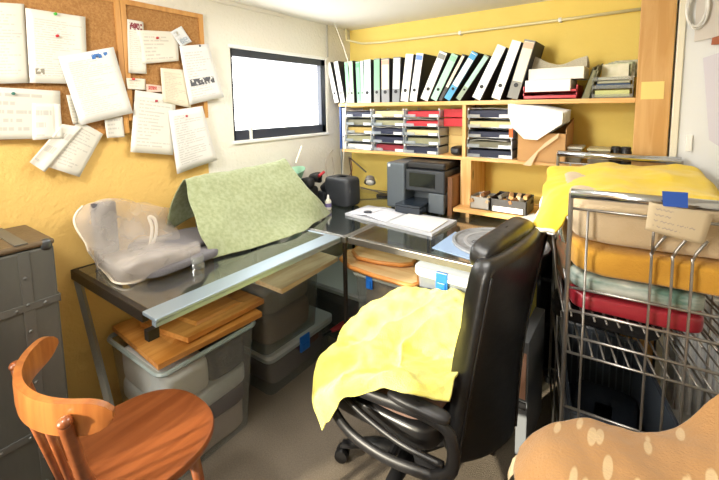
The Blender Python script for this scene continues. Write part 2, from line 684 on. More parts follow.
BY = 99.5
binder(335, 339, 326.5, 330.5, 100, 60, '#e9e9e6', '#f2f2ef', lab='narrow white binder at the far left end, leaning left against the window')
binder(341, 345, 333.5, 338, 100, 59, '#ecece9', '#f4f4f1', lab='second binder from the left, slim white with leftward lean')
binder(347.3, 350.3, 344, 348, 100, 59, '#b5c9b0', '#8ccf9f', low='#9fae9c', lab='pale green binder just right of the two leftmost white ones')
binder(350.8, 354, 348.6, 352.6, 100, 58, '#b5c9b0', '#a6d8b2', low='#a9b5a6', lab='green and grey binder with its twin on its left, third group')
binder(357.5, 361, 355.5, 359.5, 99, 58, '#9bd6ac', '#8bd5a0', lab='mint green binder directly left of the pale blue one', band='#6ea987')
binder(361.5, 364.3, 360, 363, 99, 57, '#bfe2c8', '#b2e0c0', lab='very slim mint binder squeezed against the pale blue one')
binder(365, 371, 364, 371, 99, 56, '#dfeaf2', '#d8e8f4', lab='pale blue-white binder standing upright between the green binders', band='#aacbe0')
binder(374.5, 380, 374, 380, 99, 55, '#8a8d8c', '#86cf95', low='#8a8d8c', lab='green-labelled grey binder between pale blue and beige ones')
binder(382, 389.5, 381.5, 389.5, 99, 55, '#8c8d8f', '#ead9ba', low='#85878a', band='#d8a08a', lab='grey binder with a beige label and reddish heading')
binder(392.5, 399.5, 393.5, 401, 98.5, 53.5, '#8c8d8f', '#e8eaec', low='#7f8285', band='#b9bcc4', lab='grey binder with a long white label, right of the beige one')
binder(400.5, 408, 406, 413.5, 98.5, 51, '#f1efe8', '#f6f4ee', lab='plain white binder leaning slightly right, left of the blue-topped one')
binder(409.5, 416.5, 416.5, 423.5, 98, 50, '#eef0f2', '#f4f5f6', band='#6d8fd0', lab='white binder with a blue heading on its spine')
binder(420, 427.5, 438.5, 448, 97, 49, '#e3e2dc', '#efeee8', band='#8a8a84', lab='cream binder with grey heading, first of the steeply leaning ones')
binder(430, 436.5, 450.5, 459, 97, 51.5, '#a5cfb4', '#a9d6ba', band='#8fbca0', lab='light green leaning binder between the cream and the tan ones')
binder(438.5, 441.5, 462, 466, 97, 51, '#cdbfa8', '#e0d3bd', low='#3b3a38', lab='thin tan binder leaning behind the blue one')
binder(442, 449.5, 470, 478, 97, 50, '#4f9cc9', '#e9e2cc', low='#4a9ac8', band='#4f9cc9', lab='sky blue leaning binder with a cream label')
binder(454, 460, 483, 489, 96.5, 52.5, '#98c6b4', '#a9d4c1', low='#8c9b84', lab='thin teal-green leaning binder beside the blue one')
binder(470.5, 480, 496, 506, 96, 43, '#e6e8ea', '#eff0f0', band='#cfd3d8', lab='wide white leaning binder, first of the three largest')
binder(490.5, 500, 511.5, 521.5, 95.5, 37.5, '#f0efeb', '#f7f6f2', lab='middle of the three largest binders, plain white and leaning')
binder(506.5, 517.5, 524, 536, 95.5, 37, '#87867f', '#efe6cf', low='#85847d', band='#d9b49a', lab='grey binder with tall cream label, rightmost of all the binders')

# ------------------------------------------------------------ right end of the top shelf
x0, x1 = W(523, 96, 'y', YF+.01).x, W(577, 96, 'y', YF+.01).x
t = thing('letter_tray', 'red plastic letter tray on the top shelf under a white box', 'letter tray', ((x0+x1)/2, -.15, ZS))
red = mat('red_plastic', '#c8202c', .35, spec=.5)
b = MB().ext((x0, YF+.01, ZS+.001), (x1, -.03, ZS+.006)).ext((x0, YF+.01, ZS+.001), (x0+.005, -.03, ZS+.072)).ext((x1-.005, YF+.01, ZS+.001), (x1, -.03, ZS+.072))
b.ext((x0, -.035, ZS), (x1, -.03, ZS+.072)).ext((x0, YF+.01, ZS+.001), (x1, YF+.014, ZS+.02)).ext((x0, YF+.01, ZS+.034), (x1, -.03, ZS+.039)).ext((x0, YF+.01, ZS+.034), (x1, YF+.014, ZS+.05))
b.build('tray_body', red, t)
MB().ext((x0+.012, YF-.002, ZS+.0405), (x1-.03, -.04, ZS+.102), bev=.003).build('index_box', WHITEP, None)
o = COL.objects['index_box']; tag(o, 'long white box lying in the red letter tray', 'box')
MB().ext((x0+.02, YF+.03, ZS+.103), (x1+.025, -.03, ZS+.165), bev=.003).build('paper_stack', mat('paper_white', '#efece3', .8), None)
tag(COL.objects['paper_stack'], 'thick white paper stack topping the red tray', 'paper stack')
# curved magazines standing and sagging behind
b = MB()
for k in range(7):
    rows = []
    for j in range(2):
        rows.append([Vector((x0-.03+.33*i/5+(.005*k), -.165+.012*k+(.0 if j else -.0), 0)) for i in range(6)])
    zt = [.255, .235, .20, .185, .205, .225]
    rows[0] = [Vector((x0-.02+.31*i/5, -.17+.016*k, ZS+.167)) for i in range(6)]
    rows[1] = [Vector((x0-.02+.31*i/5, -.17+.018*k, ZS+zt[i]-.004*k)) for i in range(6)]
    b.grid(net(rows, .004, 20, k), 20, 3)
o = b.build('magazine', mat('newsprint', '#a79f88', .85, col2='#cfc8b2', scale=60, stretch=(3, 1, 30)), None, solid=.002)
tag(o, 'sagging grey magazines standing behind the white paper stack', 'magazines')
# olive magazine file leaning
xa = W(578, 95, 'y', YF+.01).x
t = thing('magazine_file', 'olive grey magazine file leaning right of the red tray', 'magazine file', (xa, -.15, ZS))
for q, dx in enumerate((0, .032)):
    Mx = Matrix.Translation((xa+.012+dx, YF+.02, ZS+.001)) @ Matrix.Rotation(.30 if q == 0 else .22, 4, 'Y')
    b = MB(Mx)
    b.prism([Vector((0, 0, 0)), Vector((0, .2, 0)), Vector((0, .2, .19)), Vector((0, .0, .16))], (.004, 0, 0))
    if q == 0:
        b.ext((0, 0, 0), (.03, .003, .15))
    b.build('side_panel', mat('olive_card', '#7c7a5c', .7), t)
# clear tray with cards and discs
xb0, xb1 = W(592, 94, 'y', YF+.02).x, 1.872
t = thing('desk_organizer', 'clear plastic organizer crammed with cards at the shelf right end', 'organizer', ((xb0+xb1)/2, -.15, ZS))
clear = seethrough('clear_plastic', '#f2f4f2', '#e4e6e2', .22, .15)
b = MB()
for z in (.001, .045, .085):
    b.ext((xb0, YF+.005, ZS+z), (xb1, -.05, ZS+z+.004))
    b.ext((xb0, YF+.005, ZS+z), (xb1, YF+.009, ZS+z+.018))
b.ext((xb0, YF+.005, ZS), (xb0+.004, -.05, ZS+.1)).ext((xb1-.004, YF+.005, ZS), (xb1, -.05, ZS+.1))
b.build('tray_body', clear, t)
for k, (z, dz, c, nm) in enumerate(((.0055, .034, '#c9cc8a', 'pale green'), (.0495, .022, '#3a4f6b', 'dark blue'), (.073, .011, '#b9b79c', 'grey'), (.0895, .012, '#e6e4d6', 'white'))):
    o = MB().ext((xb0+.012+.004*k, YF+.02, ZS+z), (xb1-.014+.0*k, -.07, ZS+z+dz), bev=.002).build('card_stack', mat('cards'+c, c, .7), None)
    tag(o, nm+' card stack lying in the clear organizer by the post', 'cards', 'cards in the organizer')
for k in range(5):
    Mx = Matrix.Translation((xb0+.03+.012*k, -.17+.02*k, ZS+.106)) @ Matrix.Rotation(-.30, 4, 'X')
    c = ['#dfe0c0', '#cfd8b4', '#8f9a76', '#e9e4cc', '#b5ae8e'][k]
    o = MB(Mx).ext((0, 0, 0), (.115, .005, .07+.006*k)).build('postcard', mat('postcard'+c, c, .6, col2='#6d7a5c' if k % 2 else '#f1eeda', scale=22), None)
    tag(o, ['front', 'second', 'middle', 'fourth', 'rearmost'][k]+' of the upright cards above the clear organizer', 'card', 'upright cards in the organizer')

# ------------------------------------------------------------ letter trays on the lower shelf
trayp = seethrough('milky_tray', '#eef2f6', '#dfe6ec', .38, .2)
cols = [(.143, .376), (.380, .630), (.634, .880), (1.065, 1.325)]
ordn = ['top', 'second', 'third', 'fourth', 'bottom']
cname = ['far left', 'second', 'third', 'right-hand']
NAVY, OLV, OCH, REDC, BEI, WHT, GRN = '#0f1836', '#6f6c56', '#a88f4a', '#c01f2c', '#cfc08c', '#e4e2da', '#8c8a6a'
fill = [[NAVY, OLV, OCH, GRN, WHT], [BEI, GRN, NAVY, NAVY, '#8e1f30'], [REDC, REDC, BEI, GRN, NAVY], [NAVY, BEI, NAVY, OLV, NAVY]]
cn = {NAVY: 'navy', OLV: 'olive grey', OCH: 'ochre', REDC: 'bright red', BEI: 'beige', WHT: 'white', GRN: 'khaki', '#8e1f30': 'dark red'}
for c, (xa, xb) in enumerate(cols):
    for r in range(5):
        z = ZL+.001+(4-r)*.0585
        dy = .010*((c+r) % 3)
        t = thing('letter_tray', '%s tray of the %s stack of letter trays on the lower shelf' % (ordn[r], cname[c]), 'letter tray', ((xa+xb)/2, -.15, z), 'milky letter trays on the lower shelf')
        b = MB()
        ya, yb = YF+.006+dy, -.02
        b.ext((xa, ya, z), (xb, yb, z+.003)).ext((xa, ya, z), (xa+.003, yb, z+.046)).ext((xb-.003, ya, z), (xb, yb, z+.046)).ext((xa, yb-.003, z), (xb, yb, z+.046))
        b.ext((xa, ya, z), (xa+.075, ya+.003, z+.020)).ext((xb-.075, ya, z), (xb, ya+.003, z+.020))
        tb = b.build('tray_body', trayp, t)
        for sx in (xa+.004, xb-.008):
            MB().ext((sx-.001, ya+.003, z+.0465), (sx+.005, ya+.012, z+.0575)).build('riser', WHITEP, t)
            MB().ext((sx-.001, yb-.03, z+.0465), (sx+.005, yb-.02, z+.0575)).build('riser', WHITEP, t)
        MB().ext((xb-.072, ya-.0015, z+.002), (xb-.014, ya, z+.018)).build('name_tag', mat('tag_white', '#f6f6f4', .6), tb)
        colr = fill[c][r]
        h = .030+.010*random.random()
        o = MB().ext((xa+.008, ya+.012+.015*random.random(), z+.0035), (xb-.008, -.03, z+h+.004), bev=.002).build('folder', mat('folder'+colr, colr, .55), None)
        tag(o, '%s folder lying in the %s tray of the %s stack' % (cn[colr], ordn[r], cname[c]), 'folder', 'folders in the letter trays')
        if (r+c) % 3 == 0:
            zz = z+h+.0055
            rows = [[Vector((xa+.02+(xb-xa-.05)*i/3, ya+.0+.06*j, zz+.004+.010*random.random()*(1 if j == 0 else .3))) for i in range(4)] for j in range(4)]
            o = MB().grid(net(rows), 12, 12).build('loose_paper', mat('paper_white', '#efece3', .8), None, solid=.001, smooth=True)
            tag(o, 'curled white paper on the %s folder in the %s tray of the %s stack' % (cn[colr], ordn[r], cname[c]), 'paper', 'curled papers in the letter trays')
# red cardboard divider behind third stack
for k, (zz, lab) in enumerate(((ZL+.001+4*.0585, 'upper bright red folder sticking out right of the third tray stack'), (ZL+.001+3*.0585, 'lower bright red folder sticking out right of the third tray stack'))):
    o = MB().ext((.883, -.20, zz), (1.028, -.03, zz+.052), bev=.003).build('folder', mat('folder'+REDC, REDC, .55), None)
    tag(o, lab, 'folder', 'red folders beside the tray stack')
for k in range(3):
    o = MB().ext((.884, -.12, ZL+.001+k*.0583), (.886+.13-.01*k, -.03, ZL+.001+k*.0583+.057), bev=.002).build('card_box', mat('cream_card', '#dcc07c', .7), None)
    tag(o, ['lowest', 'middle', 'topmost'][k]+' cream card box under the red folders by the shelf divider', 'box', 'cream card boxes')
o = MB().sq((.99, -.20, ZL+.031), (.072, .12, .056), .6, amp=.006, freq=20).build('pouch', BLACKP, None, smooth=True)
tag(o, 'small black pouch between the trays and the divider', 'pouch')
o.location.y -= .02
# blue and white binders standing at the left end of the lower shelf
for (xx, ww, c, lab) in ((.117, .028, '#f0f1f2', 'slim white binder standing at the left end of the letter trays'),):
    t = thing('binder', lab, 'binder', (xx, -.27, ZL))
    MB().ext((xx, YF+.01, ZL+.001), (xx+ww, -.04, ZL+.30), bev=.002).build('cover', mat('white_card', c, .5), t)
    MB().lathe([(.006, 0), (.006, .002)], (xx+ww/2, YF+.01, ZL+.09), 12, Matrix.Rotation(PI/2, 3, 'X')).build('finger_hole', mat('hole_dark', '#17181a', .5), t)

# cardboard box with sheaf of papers
bx0, bx1 = 1.36, 1.60
cb = mat('cardboard', '#b98d5c', .85, col2='#c29764', scale=5)
t = thing('cardboard_box', 'open cardboard box holding white papers on the lower shelf', 'box', ((bx0+bx1)/2, -.15, ZL))
b = MB().ext((bx0, YF-.01, ZL+.001), (bx1, YF-.006, ZL+.155)).ext((bx0, -.04, ZL+.001), (bx1, -.036, ZL+.22)).ext((bx0, YF-.01, ZL+.001), (bx0+.004, -.036, ZL+.2)).ext((bx0, YF-.01, ZL+.001), (bx1, -.036, ZL+.005))
b.prism([Vector((bx1, YF-.01, ZL+.001)), Vector((bx1, -.036, ZL+.001)), Vector((bx1, -.036, ZL+.23)), Vector((bx1, YF-.01, ZL+.18))], (-.004, 0, 0))
b.build('box_body', cb, t)
b = MB().prism([W(523, 165, 'y', YF-.03), W(545, 143, 'y', YF-.03), W(559, 133, 'y', YF-.03), W(558, 138, 'y', YF-.03), W(538, 152, 'y', YF-.03), W(531, 166, 'y', YF-.03)], (0, -.003, 0))
b.build('flap', mat('cardboard_light', '#d9c09c', .8), t)
pts = [W(x, y, 'y', YF-.035) for x, y in ((508, 104), (540, 107), (563, 112), (562, 124), (548, 133), (537, 140), (524, 139), (513, 128), (508, 115))]
b = MB()
for k in range(6):
    b.prism([p+Vector((.003*k, .030*k, .0015*k)) for p in pts], (0, .012, 0))
o = b.build('paper_sheaf', mat('paper_bright', '#f4f4f2', .75), None)
tag(o, 'thick white sheaf of papers sticking out of the cardboard box', 'papers')
o = MB().box(W(511, 133, 'y', YF-.02), (.02, .01, .05)).build('envelope', mat('orange_card', '#d8682a', .6), None)
tag(o, 'orange slip peeking out of the cardboard box', 'slip')
# things behind the cart on the lower shelf
for k, (pa, pb_, h, c, lab) in enumerate(((562, 582, .075, '#c9cabf', 'clear plastic tub on the lower shelf right of the cardboard box'), (588, 610, .07, '#c5bf9a', 'square clear tub with yellowish lid on the lower shelf'))):
    xa, xb = W(pa, 150, 'y', -.24).x, W(pb_, 150, 'y', -.24).x
    t = thing('storage_tub', lab, 'tub', ((xa+xb)/2, -.2, ZL))
    MB().ext((xa, -.26, ZL+.001), (xb, -.12, ZL+h), bev=.012).build('tub_body', seethrough('tub_clear', '#d8dad0', '#c9cabf', .5, .2), t)
    MB().ext((xa-.004, -.264, ZL+h), (xb+.004, -.116, ZL+h+.012), bev=.004).build('lid', mat('lid'+c, c, .4), t)
for k, (pa, lab) in enumerate(((616, 'left of the two black jars on the lower shelf by the post'), (626, 'right-hand black jar on the lower shelf beside the post'))):
    xa = W(pa, 150, 'y', -.2).x
    t = thing('jar', lab, 'jar', (xa, -.2, ZL), 'black jars by the post')
    MB().lathe([(.022, 0), (.025, .004), (.025, .065), (.020, .075)], (xa, -.2, ZL+.001), 20).build('jar_body', BLACKP, t, smooth='auto')
    MB().lathe([(.021, 0), (.021, .014), (.018, .016)], (xa, -.2, ZL+.0765), 20).build('lid', mat('dark_lid', '#2c2d2f', .5), t, smooth='auto')

# ------------------------------------------------------------ pipe and cord
pp = [Vector((.02, -.06, ZC)), Vector((.02, -.06, 1.99))]
pl = [W(346, 27, 'y', -.08), W(346.5, 40, 'y', -.08), W(362, 43.5, 'y', -.035), W(380, 42.5, 'y', -.03), W(460, 33, 'y', -.03), W(560, 20, 'y', -.03), W(641, 9, 'y', -.03)]
pl[0].z = ZC
b = MB().tube(pl, .008, 8)
t = thing('heating_pipe', 'thin cream pipe running along the top of the yellow wall', 'pipe', (1.0, -.03, 1.95))
b.build('pipe', mat('cream_gloss', '#e9dfae', .4), t, smooth=True)
for px, py in ((460, 33), (560, 20)):
    q = W(px, py, 'y', -.03)
    MB().ext((q.x-.008, -.04, q.z-.012), (q.x+.008, 0, q.z+.012), bev=.002).build('clip', WHITEP, t)
b = MB().tube(bez([Vector((.09, -.30, ZC)), W(350, 70, 'y', -.30), W(346, 105, 'y', -.31), W(344, 150, 'y', -.30), W(341, 190, 'y', -.30), W(338, 208, 'y', -.34)], 6), .0035, 6)
tag(b.build('power_cord', mat('cord_white', '#dedbd0', .5), None, smooth=True), 'thin white cord hanging from the ceiling past the left binders', 'cord')

# ------------------------------------------------------------ cork boards and papers on the left wall
cork = mat('cork', '#9c6d3c', .95, col2='#b3854f', scale=120, bump=.4, bscale=200, detail=8)
oakf = wood('board_frame', '#b8803f', '#cb9651', 'z', knots=False)


def px2(px, py, x=.02):
    return W(px, py, 'x', x)


def board(y0, y1, z0, z1, lab):
    t = thing('cork_board', lab, 'notice board', (0, (y0+y1)/2, z0))
    MB().ext((.001, y0, z0), (.012, y1, z1)).build('cork_panel', cork, t)
    b = MB()
    f = .022
    b.ext((.001, y0, z0), (.02, y0+f, z1)).ext((.001, y1-f, z0), (.02, y1, z1)).ext((.001, y0+f, z0), (.02, y1-f, z0+f)).ext((.001, y0+f, z1-f), (.02, y1-f, z1))
    b.build('frame', oakf, t)


a0 = px2(120, 8); a1 = px2(203, 18)
bz = px2(60, 137).z
board(-2.62, a0.y+.0, bz, 1.985, 'larger framed cork board at far left crowded with papers')
board(a0.y+.002, a1.y, px2(200, 118).z, 1.985, 'smaller framed cork board nearer the window')

sheets = [
    # quad (TL,TR,BR,BL), x, rows, colour, label, block
    ([(-14, 2), (24, 4), (29, 83), (-14, 84)], .0225, 26, '#ece9de', 'white sheet at the far left edge of the large cork board', None),
    ([(25, 8), (85, 17), (87, 84), (29, 83)], .0245, 30, '#f0eee5', 'white letter with green pin beside the far left sheet', (.1, .12, .25, .2, '#8a8578')),
    ([(58, 57), (113, 47), (132, 113), (80, 125)], .033, 34, '#f3f2ee', 'tilted printed letter with a blue heading, front of the large board', (.55, .88, .85, .95, '#3f6fb0')),
    ([(-20, 86), (60, 91), (61, 138), (-20, 140)], .0245, 6, '#e9e6db', 'wide blank sheet low on the large cork board', None),
    ([(32, 103), (60, 104), (62, 138), (32, 140)], .0270, 3, '#f2f0e8', 'small blank note over the wide blank sheet', None),
    ([(62, 124), (82, 127), (44, 172), (29, 162)], .030, 3, '#efece2', 'folded blank paper hanging below the large board', None),
    ([(78, 120), (103, 134), (79, 177), (48, 167)], .0265, 16, '#e8e5da', 'crooked typed sheet hanging half below the large board', None),
    ([(66, 95), (75, 95), (81, 124), (72, 124)], .0225, 10, '#e6e3d6', 'narrow strip of paper behind the tilted letter', None),
    ([(104, 118), (122, 116), (124, 137), (106, 138)], .0225, 5, '#e6e3da', 'small curled paper between the two cork boards', None),
    ([(127, 19), (143, 22), (146, 74), (128, 73)], .0225, 26, '#efebe0', 'narrow list pinned at top left of the smaller board', (.15, .82, .9, .95, '#7a2f3a')),
    ([(136, 30), (178, 32), (178, 61), (142, 64)], .0245, 9, '#f0eadc', 'cream landscape note with red pin on the smaller board', None),
    ([(170, 32), (181, 26), (191, 42), (180, 47)], .0235, 5, '#e9ecef', 'small tilted slip behind the cream landscape note', (.2, .1, .9, .4, '#9aa6b4')),
    ([(126, 78), (145, 79), (145, 90), (127, 89)], .0225, 4, '#efe8d8', 'tiny cream card with red pin on the smaller board', None),
    ([(146, 84), (163, 86), (163, 92), (146, 92)], .0222, 3, '#e6c9b8', 'tiny pinkish card beside the tiny cream card', (.1, .3, .6, .8, '#b0453f')),
    ([(160, 68), (186, 70), (190, 108), (162, 102)], .0228, 22, '#ece2cb', 'cream typed page half hidden behind the right papers', None),
    ([(179, 46), (208, 44), (223, 97), (189, 105)], .033, 22, '#f2f1ef', 'white page with black picture strip, rightmost on the smaller board', (.14, .30, .86, .42, '#55565c')),
    ([(135, 90), (176, 96), (172, 155), (130, 152)], .0265, 18, '#f2f0e6', 'off-white letter with red pin hanging below the smaller board', None),
    ([(168, 111), (202, 106), (216, 160), (176, 174)], .0310, 26, '#f0efec', 'typed page hanging lowest beside the green cloth', None),
]
for k, (q, x, rows_, c, lab, blk) in enumerate(sheets):
    P4 = [px2(a, b_, x) for a, b_ in q]

    def P(u, v, P4=P4, k=k):
        a = P4[0].lerp(P4[1], u)
        b_ = P4[3].lerp(P4[2], u)
        r_ = a.lerp(b_, v)
        r_.x += .012*(v**2)*(.4+.6*noise.noise(Vector((k*3.1, u*2, 0))))+.004*abs(math.sin(u*3+k))
        r_.x = max(r_.x, .0215)
        return r_
    o = MB().grid(P, 8, 8).build('note_paper', paper_mat('sheet_%02d' % k, rows_, k+1.0, c, blk, dens=.27), None, smooth=True, solid=.0006)
    tag(o, lab, 'paper', 'papers pinned on the cork boards')

pins = [((55, 14), '#3fae3a', 'green pin on the letter beside the far left sheet'), ((57, 36), '#b32330', 'red pin in the middle of the green-pinned letter'),
        ((13, 93.5), '#2e6e62', 'teal pin in the wide blank sheet'), ((157, 38), '#b3202c', 'red pin in the cream landscape note'),
        ((199, 46), '#3a4250', 'dark pin at the top of the page with the picture strip'), ((156, 101), '#a8243a', 'red pin in the off-white letter'),
        ((186, 116), '#a8243a', 'red pin in the lowest typed page'), ((96, 56.5), '#3a5a8a', 'blue pin at the top of the tilted letter'),
        ((133, 79), '#c23a34', 'red pin in the tiny cream card')]
for (q, c, lab) in pins:
    p_ = px2(q[0], q[1], .030)
    R = Matrix.Rotation(PI/2, 3, 'Y')
    o = MB().lathe([(.0015, -.012), (.0015, 0), (.0055, .001), (.004, .004), (.0055, .009), (.0045, .010)], p_, 12, R).build('push_pin', mat('pin'+c, c, .3), None, smooth=True)
    tag(o, lab, 'push pin', 'push pins on the cork boards')

# ------------------------------------------------------------ trunk
TX, TY0, TY1, TZ = .31, -2.72, -2.115, 1.07
tm = mat('trunk_metal', '#505250', .5, .35, col2='#62635f', scale=5, bump=.15, bscale=30, stretch=(1, 1, .3))
t = thing('steamer_trunk', 'tall grey riveted metal trunk against the yellow wall at left', 'trunk', (TX/2, (TY0+TY1)/2, 0))
MB().ext((.02, TY0, 0.001), (TX, TY1, TZ-.022), bev=.008).build('trunk_body', tm, t)
MB().ext((.018, TY0-.002, TZ-.020), (TX+.003, TY1+.003, TZ), bev=.008).build('lid', mat('trunk_lid', '#5b4c3a', .5, .3, col2='#6d5d47', scale=8, bump=.2), t)
b = MB()
sm = mat('trunk_strap', '#686a68', .45, .5)
for yy in (-2.20, -2.60):
    b.ext((TX, yy-.013, .01), (TX+.003, yy+.017, TZ-.022), bev=.001)
    b.ext((.02, yy-.017, TZ), (TX, yy+.017, TZ+.004), bev=.001)
for zz in (.86, .42):
    b.ext((TX, TY0, zz-.010), (TX+.004, TY1, zz+.014), bev=.001)
    b.ext((.02, TY1, zz-.014), (TX, TY1+.005, zz+.014), bev=.001)
b.build('strap', sm, t)
rv = None
spots = [(TX+.003, yy, .06+.09*i) for yy in (-2.20, -2.60) for i in range(11)]+[(TX+.004, TY1-.04-.075*i, zz) for zz in (.86, .42) for i in range(8)]
for q in spots:
    if rv is None:
        rv = MB().sq(q, (.008, .011, .011), 1, nu=10, nv=6).build('rivet', mat('rivet_metal', '#6d6e6c', .4, .7), t, smooth=True)
        q0 = Vector(q)
    else:
        c_ = rv.copy(); COL.objects.link(c_); c_.parent = t
        c_.location = Vector(q)-q0
for yy in (TY1-.02, TY0+.02):
    MB().sq((TX-.012, yy, TZ-.018), (.036, .036, .040), .7, nu=20, nv=12).build('corner_cap', mat('corner_metal', '#5d6166', .35, .9), t, smooth=True)

# ------------------------------------------------------------ tables
ZT = .84
glass = seethrough('table_glass', '#cdd6d3', '#a4b0b8', .06, .9, .10)
bronze = mat('dark_steel', '#3a332c', .4, .7)
alu = mat('table_rail', '#96a6b4', .34, .6, bump=.04, bscale=150)
t = thing('work_table', 'long glass-topped metal work table along the left wall', 'table', (.34, -1.5, 0))
MB().ext((.03, -1.963, ZT-.008), (.610, -1.06, ZT), bev=.001).build('glass_top', glass, t)
MB().ext((.610, -1.985, ZT-.012), (.70, -1.045, ZT+.002), bev=.004).ext((.672, -1.985, ZT-.026), (.698, -1.045, ZT-.012)).build('front_rail', alu, t)
MB().ext((.012, -1.985, ZT-.04), (.61, -1.963, ZT+.001), bev=.003).build('end_rail', bronze, t)
MB().ext((.012, -1.965, ZT-.04), (.03, -1.045, ZT+.001), bev=.003).build('rear_rail', bronze, t)
MB().ext((.03, -1.062, ZT-.026), (.61, -1.045, ZT+.001), bev=.003).build('end_rail', alu, t)
foot = W(113, 412, 'y', -1.955)
MB().tube([(.045, -1.972, ZT-.04), (.40, -1.972, .012)], .015, 4).build('leg', mat('leg_steel', '#a4a39c', .35, .6), t)
MB().ext((.650, -2.0, ZT-.075), (.675, -1.965, ZT-.04)).build('leg_bracket', bronze, t)
for (x, y) in ((.05, -1.07),):
    MB().ext((x-.012, y-.012, 0), (x+.012, y+.012, ZT-.034)).build('leg', bronze, t)

t = thing('corner_table', 'square glass-topped corner table beneath the lamp', 'table', (.35, -.5, 0))
MB().ext((.03, -1.02, ZT-.008), (.70, -.03, ZT), bev=.001).build('glass_top', glass, t)
b = MB().ext((.02, -1.04, ZT-.03), (.725, -1.02, ZT+.001), bev=.003).ext((.70, -1.02, ZT-.03), (.725, -.02, ZT+.001), bev=.003)
b.ext((.01, -1.02, ZT-.03), (.03, -.02, ZT+.001)).ext((.03, -.03, ZT-.03), (.70, -.01, ZT+.001))
b.build('rail', mat('seam_steel', '#8f8d88', .35, .9), t)
for (x, y) in ((.04, -.05), (.71, -.05), (.712, -1.03)):
    MB().ext((x-.008, y-.008, 0), (x+.008, y+.008, ZT-.03)).build('leg', bronze, t)

t = thing('work_table', 'glass-topped table under the printer and round mat, in front of the yellow wall', 'table', (1.2, -.5, 0))
MB().ext((.745, -1.005, ZT-.008), (1.455, -.03, ZT), bev=.001).build('glass_top', glass, t)
MB().ext((.73, -1.03, ZT-.032), (1.47, -1.005, ZT+.001), bev=.003).build('front_rail', mat('seam_steel', '#8f8d88', .35, .9), t)
MB().ext((.728, -1.005, ZT-.03), (.745, -.02, ZT+.001), bev=.002).build('end_rail', mat('seam_steel', '#8f8d88', .35, .9), t)
MB().ext((.745, -.03, ZT-.03), (1.47, -.008, ZT+.001), bev=.002).build('rear_rail', bronze, t)
MB().ext((1.455, -1.005, ZT-.03), (1.47, -.03, ZT+.001), bev=.002).build('end_rail', mat('seam_steel', '#8f8d88', .35, .9), t)
for (x, y) in ((.745, -.05), (1.455, -.05), (1.455, -.98)):
    MB().ext((x-.011, y-.011, 0), (x+.011, y+.011, ZT-.032)).build('leg', bronze, t)

# ------------------------------------------------------------ green cloth over dark case
o = MB().ext((.09, -1.47, ZT+.001), (.20, -1.0, 1.02), bev=.02).build('equipment_case', BLACKP, None)
tag(o, 'black case hidden under the green cloth', 'case')
gc = mat('green_cloth', '#8b956c', .9, col2='#9ea683', scale=55, bump=.25, bscale=300, sheen=.3, detail=3)
bk = [Vector((.045, y, z)) for y, z in ((-1.60, .90), (-1.38, .95), (-1.1, .95), (-.86, .98))]
m1 = [Vector((.07, y, z)) for y, z in ((-1.58, 1.02), (-1.38, 1.07), (-1.1, 1.07), (-.86, 1.08))]
rg = [W(px, py, 'x', .15) for px, py in ((184, 179), (215, 173.5), (250, 167), (284, 159))]
m2 = [W(191, 205, 'x', .26), W(228, 198, 'x', .27), W(264, 190, 'x', .27), W(299, 178, 'x', .27)]
m3 = [W(201, 235, 'x', .38), W(242, 227, 'x', .38), W(282, 215, 'x', .38), W(317, 198, 'x', .37)]
ft = [W(213, 259, 'z', ZT+.008), W(258, 246, 'z', ZT+.010), W(300, 232, 'z', ZT+.010), W(331, 213, 'z', ZT+.008)]
o = MB().grid(net([bk, m1, rg, m2, m3, ft], .010, 7, 3, .002), 50, 60).build('draped_cloth', gc, None, smooth=True, solid=.003)
tag(o, 'sage green patterned cloth draped like a tent on the left table', 'cloth')

# ------------------------------------------------------------ gauze bag pile
o = MB().ext((.060, -1.915, ZT+.002), (.105, -1.825, 1.115), bev=.012).build('speaker_box', mat('dark_grey', '#4a4a52', .6), None)
tag(o, 'dark grey upright box inside the white gauze', 'box')
b = MB().sq((.27, -1.70, ZT+.030), (.34, .36, .056), .5, .45, amp=.012, freq=9, seed=2)
b.sq((.25, -1.66, ZT+.072), (.26, .34, .03), .5, .45, amp=.01, freq=9, seed=5)
tag(b.build('folded_cloth', mat('slate_cloth', '#6f6d72', .9, bump=.3, bscale=150), None, smooth=True), 'slate grey folded cloth under the white gauze', 'cloth')
gauze = seethrough('gauze', '#f6f4f2', '#f4efea', .26, 0)
e0 = [W(97, 268, 'z', ZT+.006), W(122, 284, 'z', ZT+.006), W(155, 275, 'z', ZT+.006), W(195, 262, 'z', ZT+.008)]
e1 = [W(87, 252, 'x', .13), W(118, 268, 'z', ZT+.085), W(150, 258, 'z', ZT+.10), W(200, 247, 'z', ZT+.07)]
e2 = [W(84, 240, 'x', .11), W(112, 250, 'x', .20), W(145, 240, 'x', .20), W(180, 236, 'x', .20)]
e3 = [W(74, 222, 'x', .06), W(100, 222, 'x', .115), W(140, 222, 'x', .10), W(172, 226, 'x', .06)]
e4 = [W(82, 208, 'x', .03), W(110, 198, 'x', .115), W(140, 204, 'x', .06), W(168, 209, 'x', .03)]
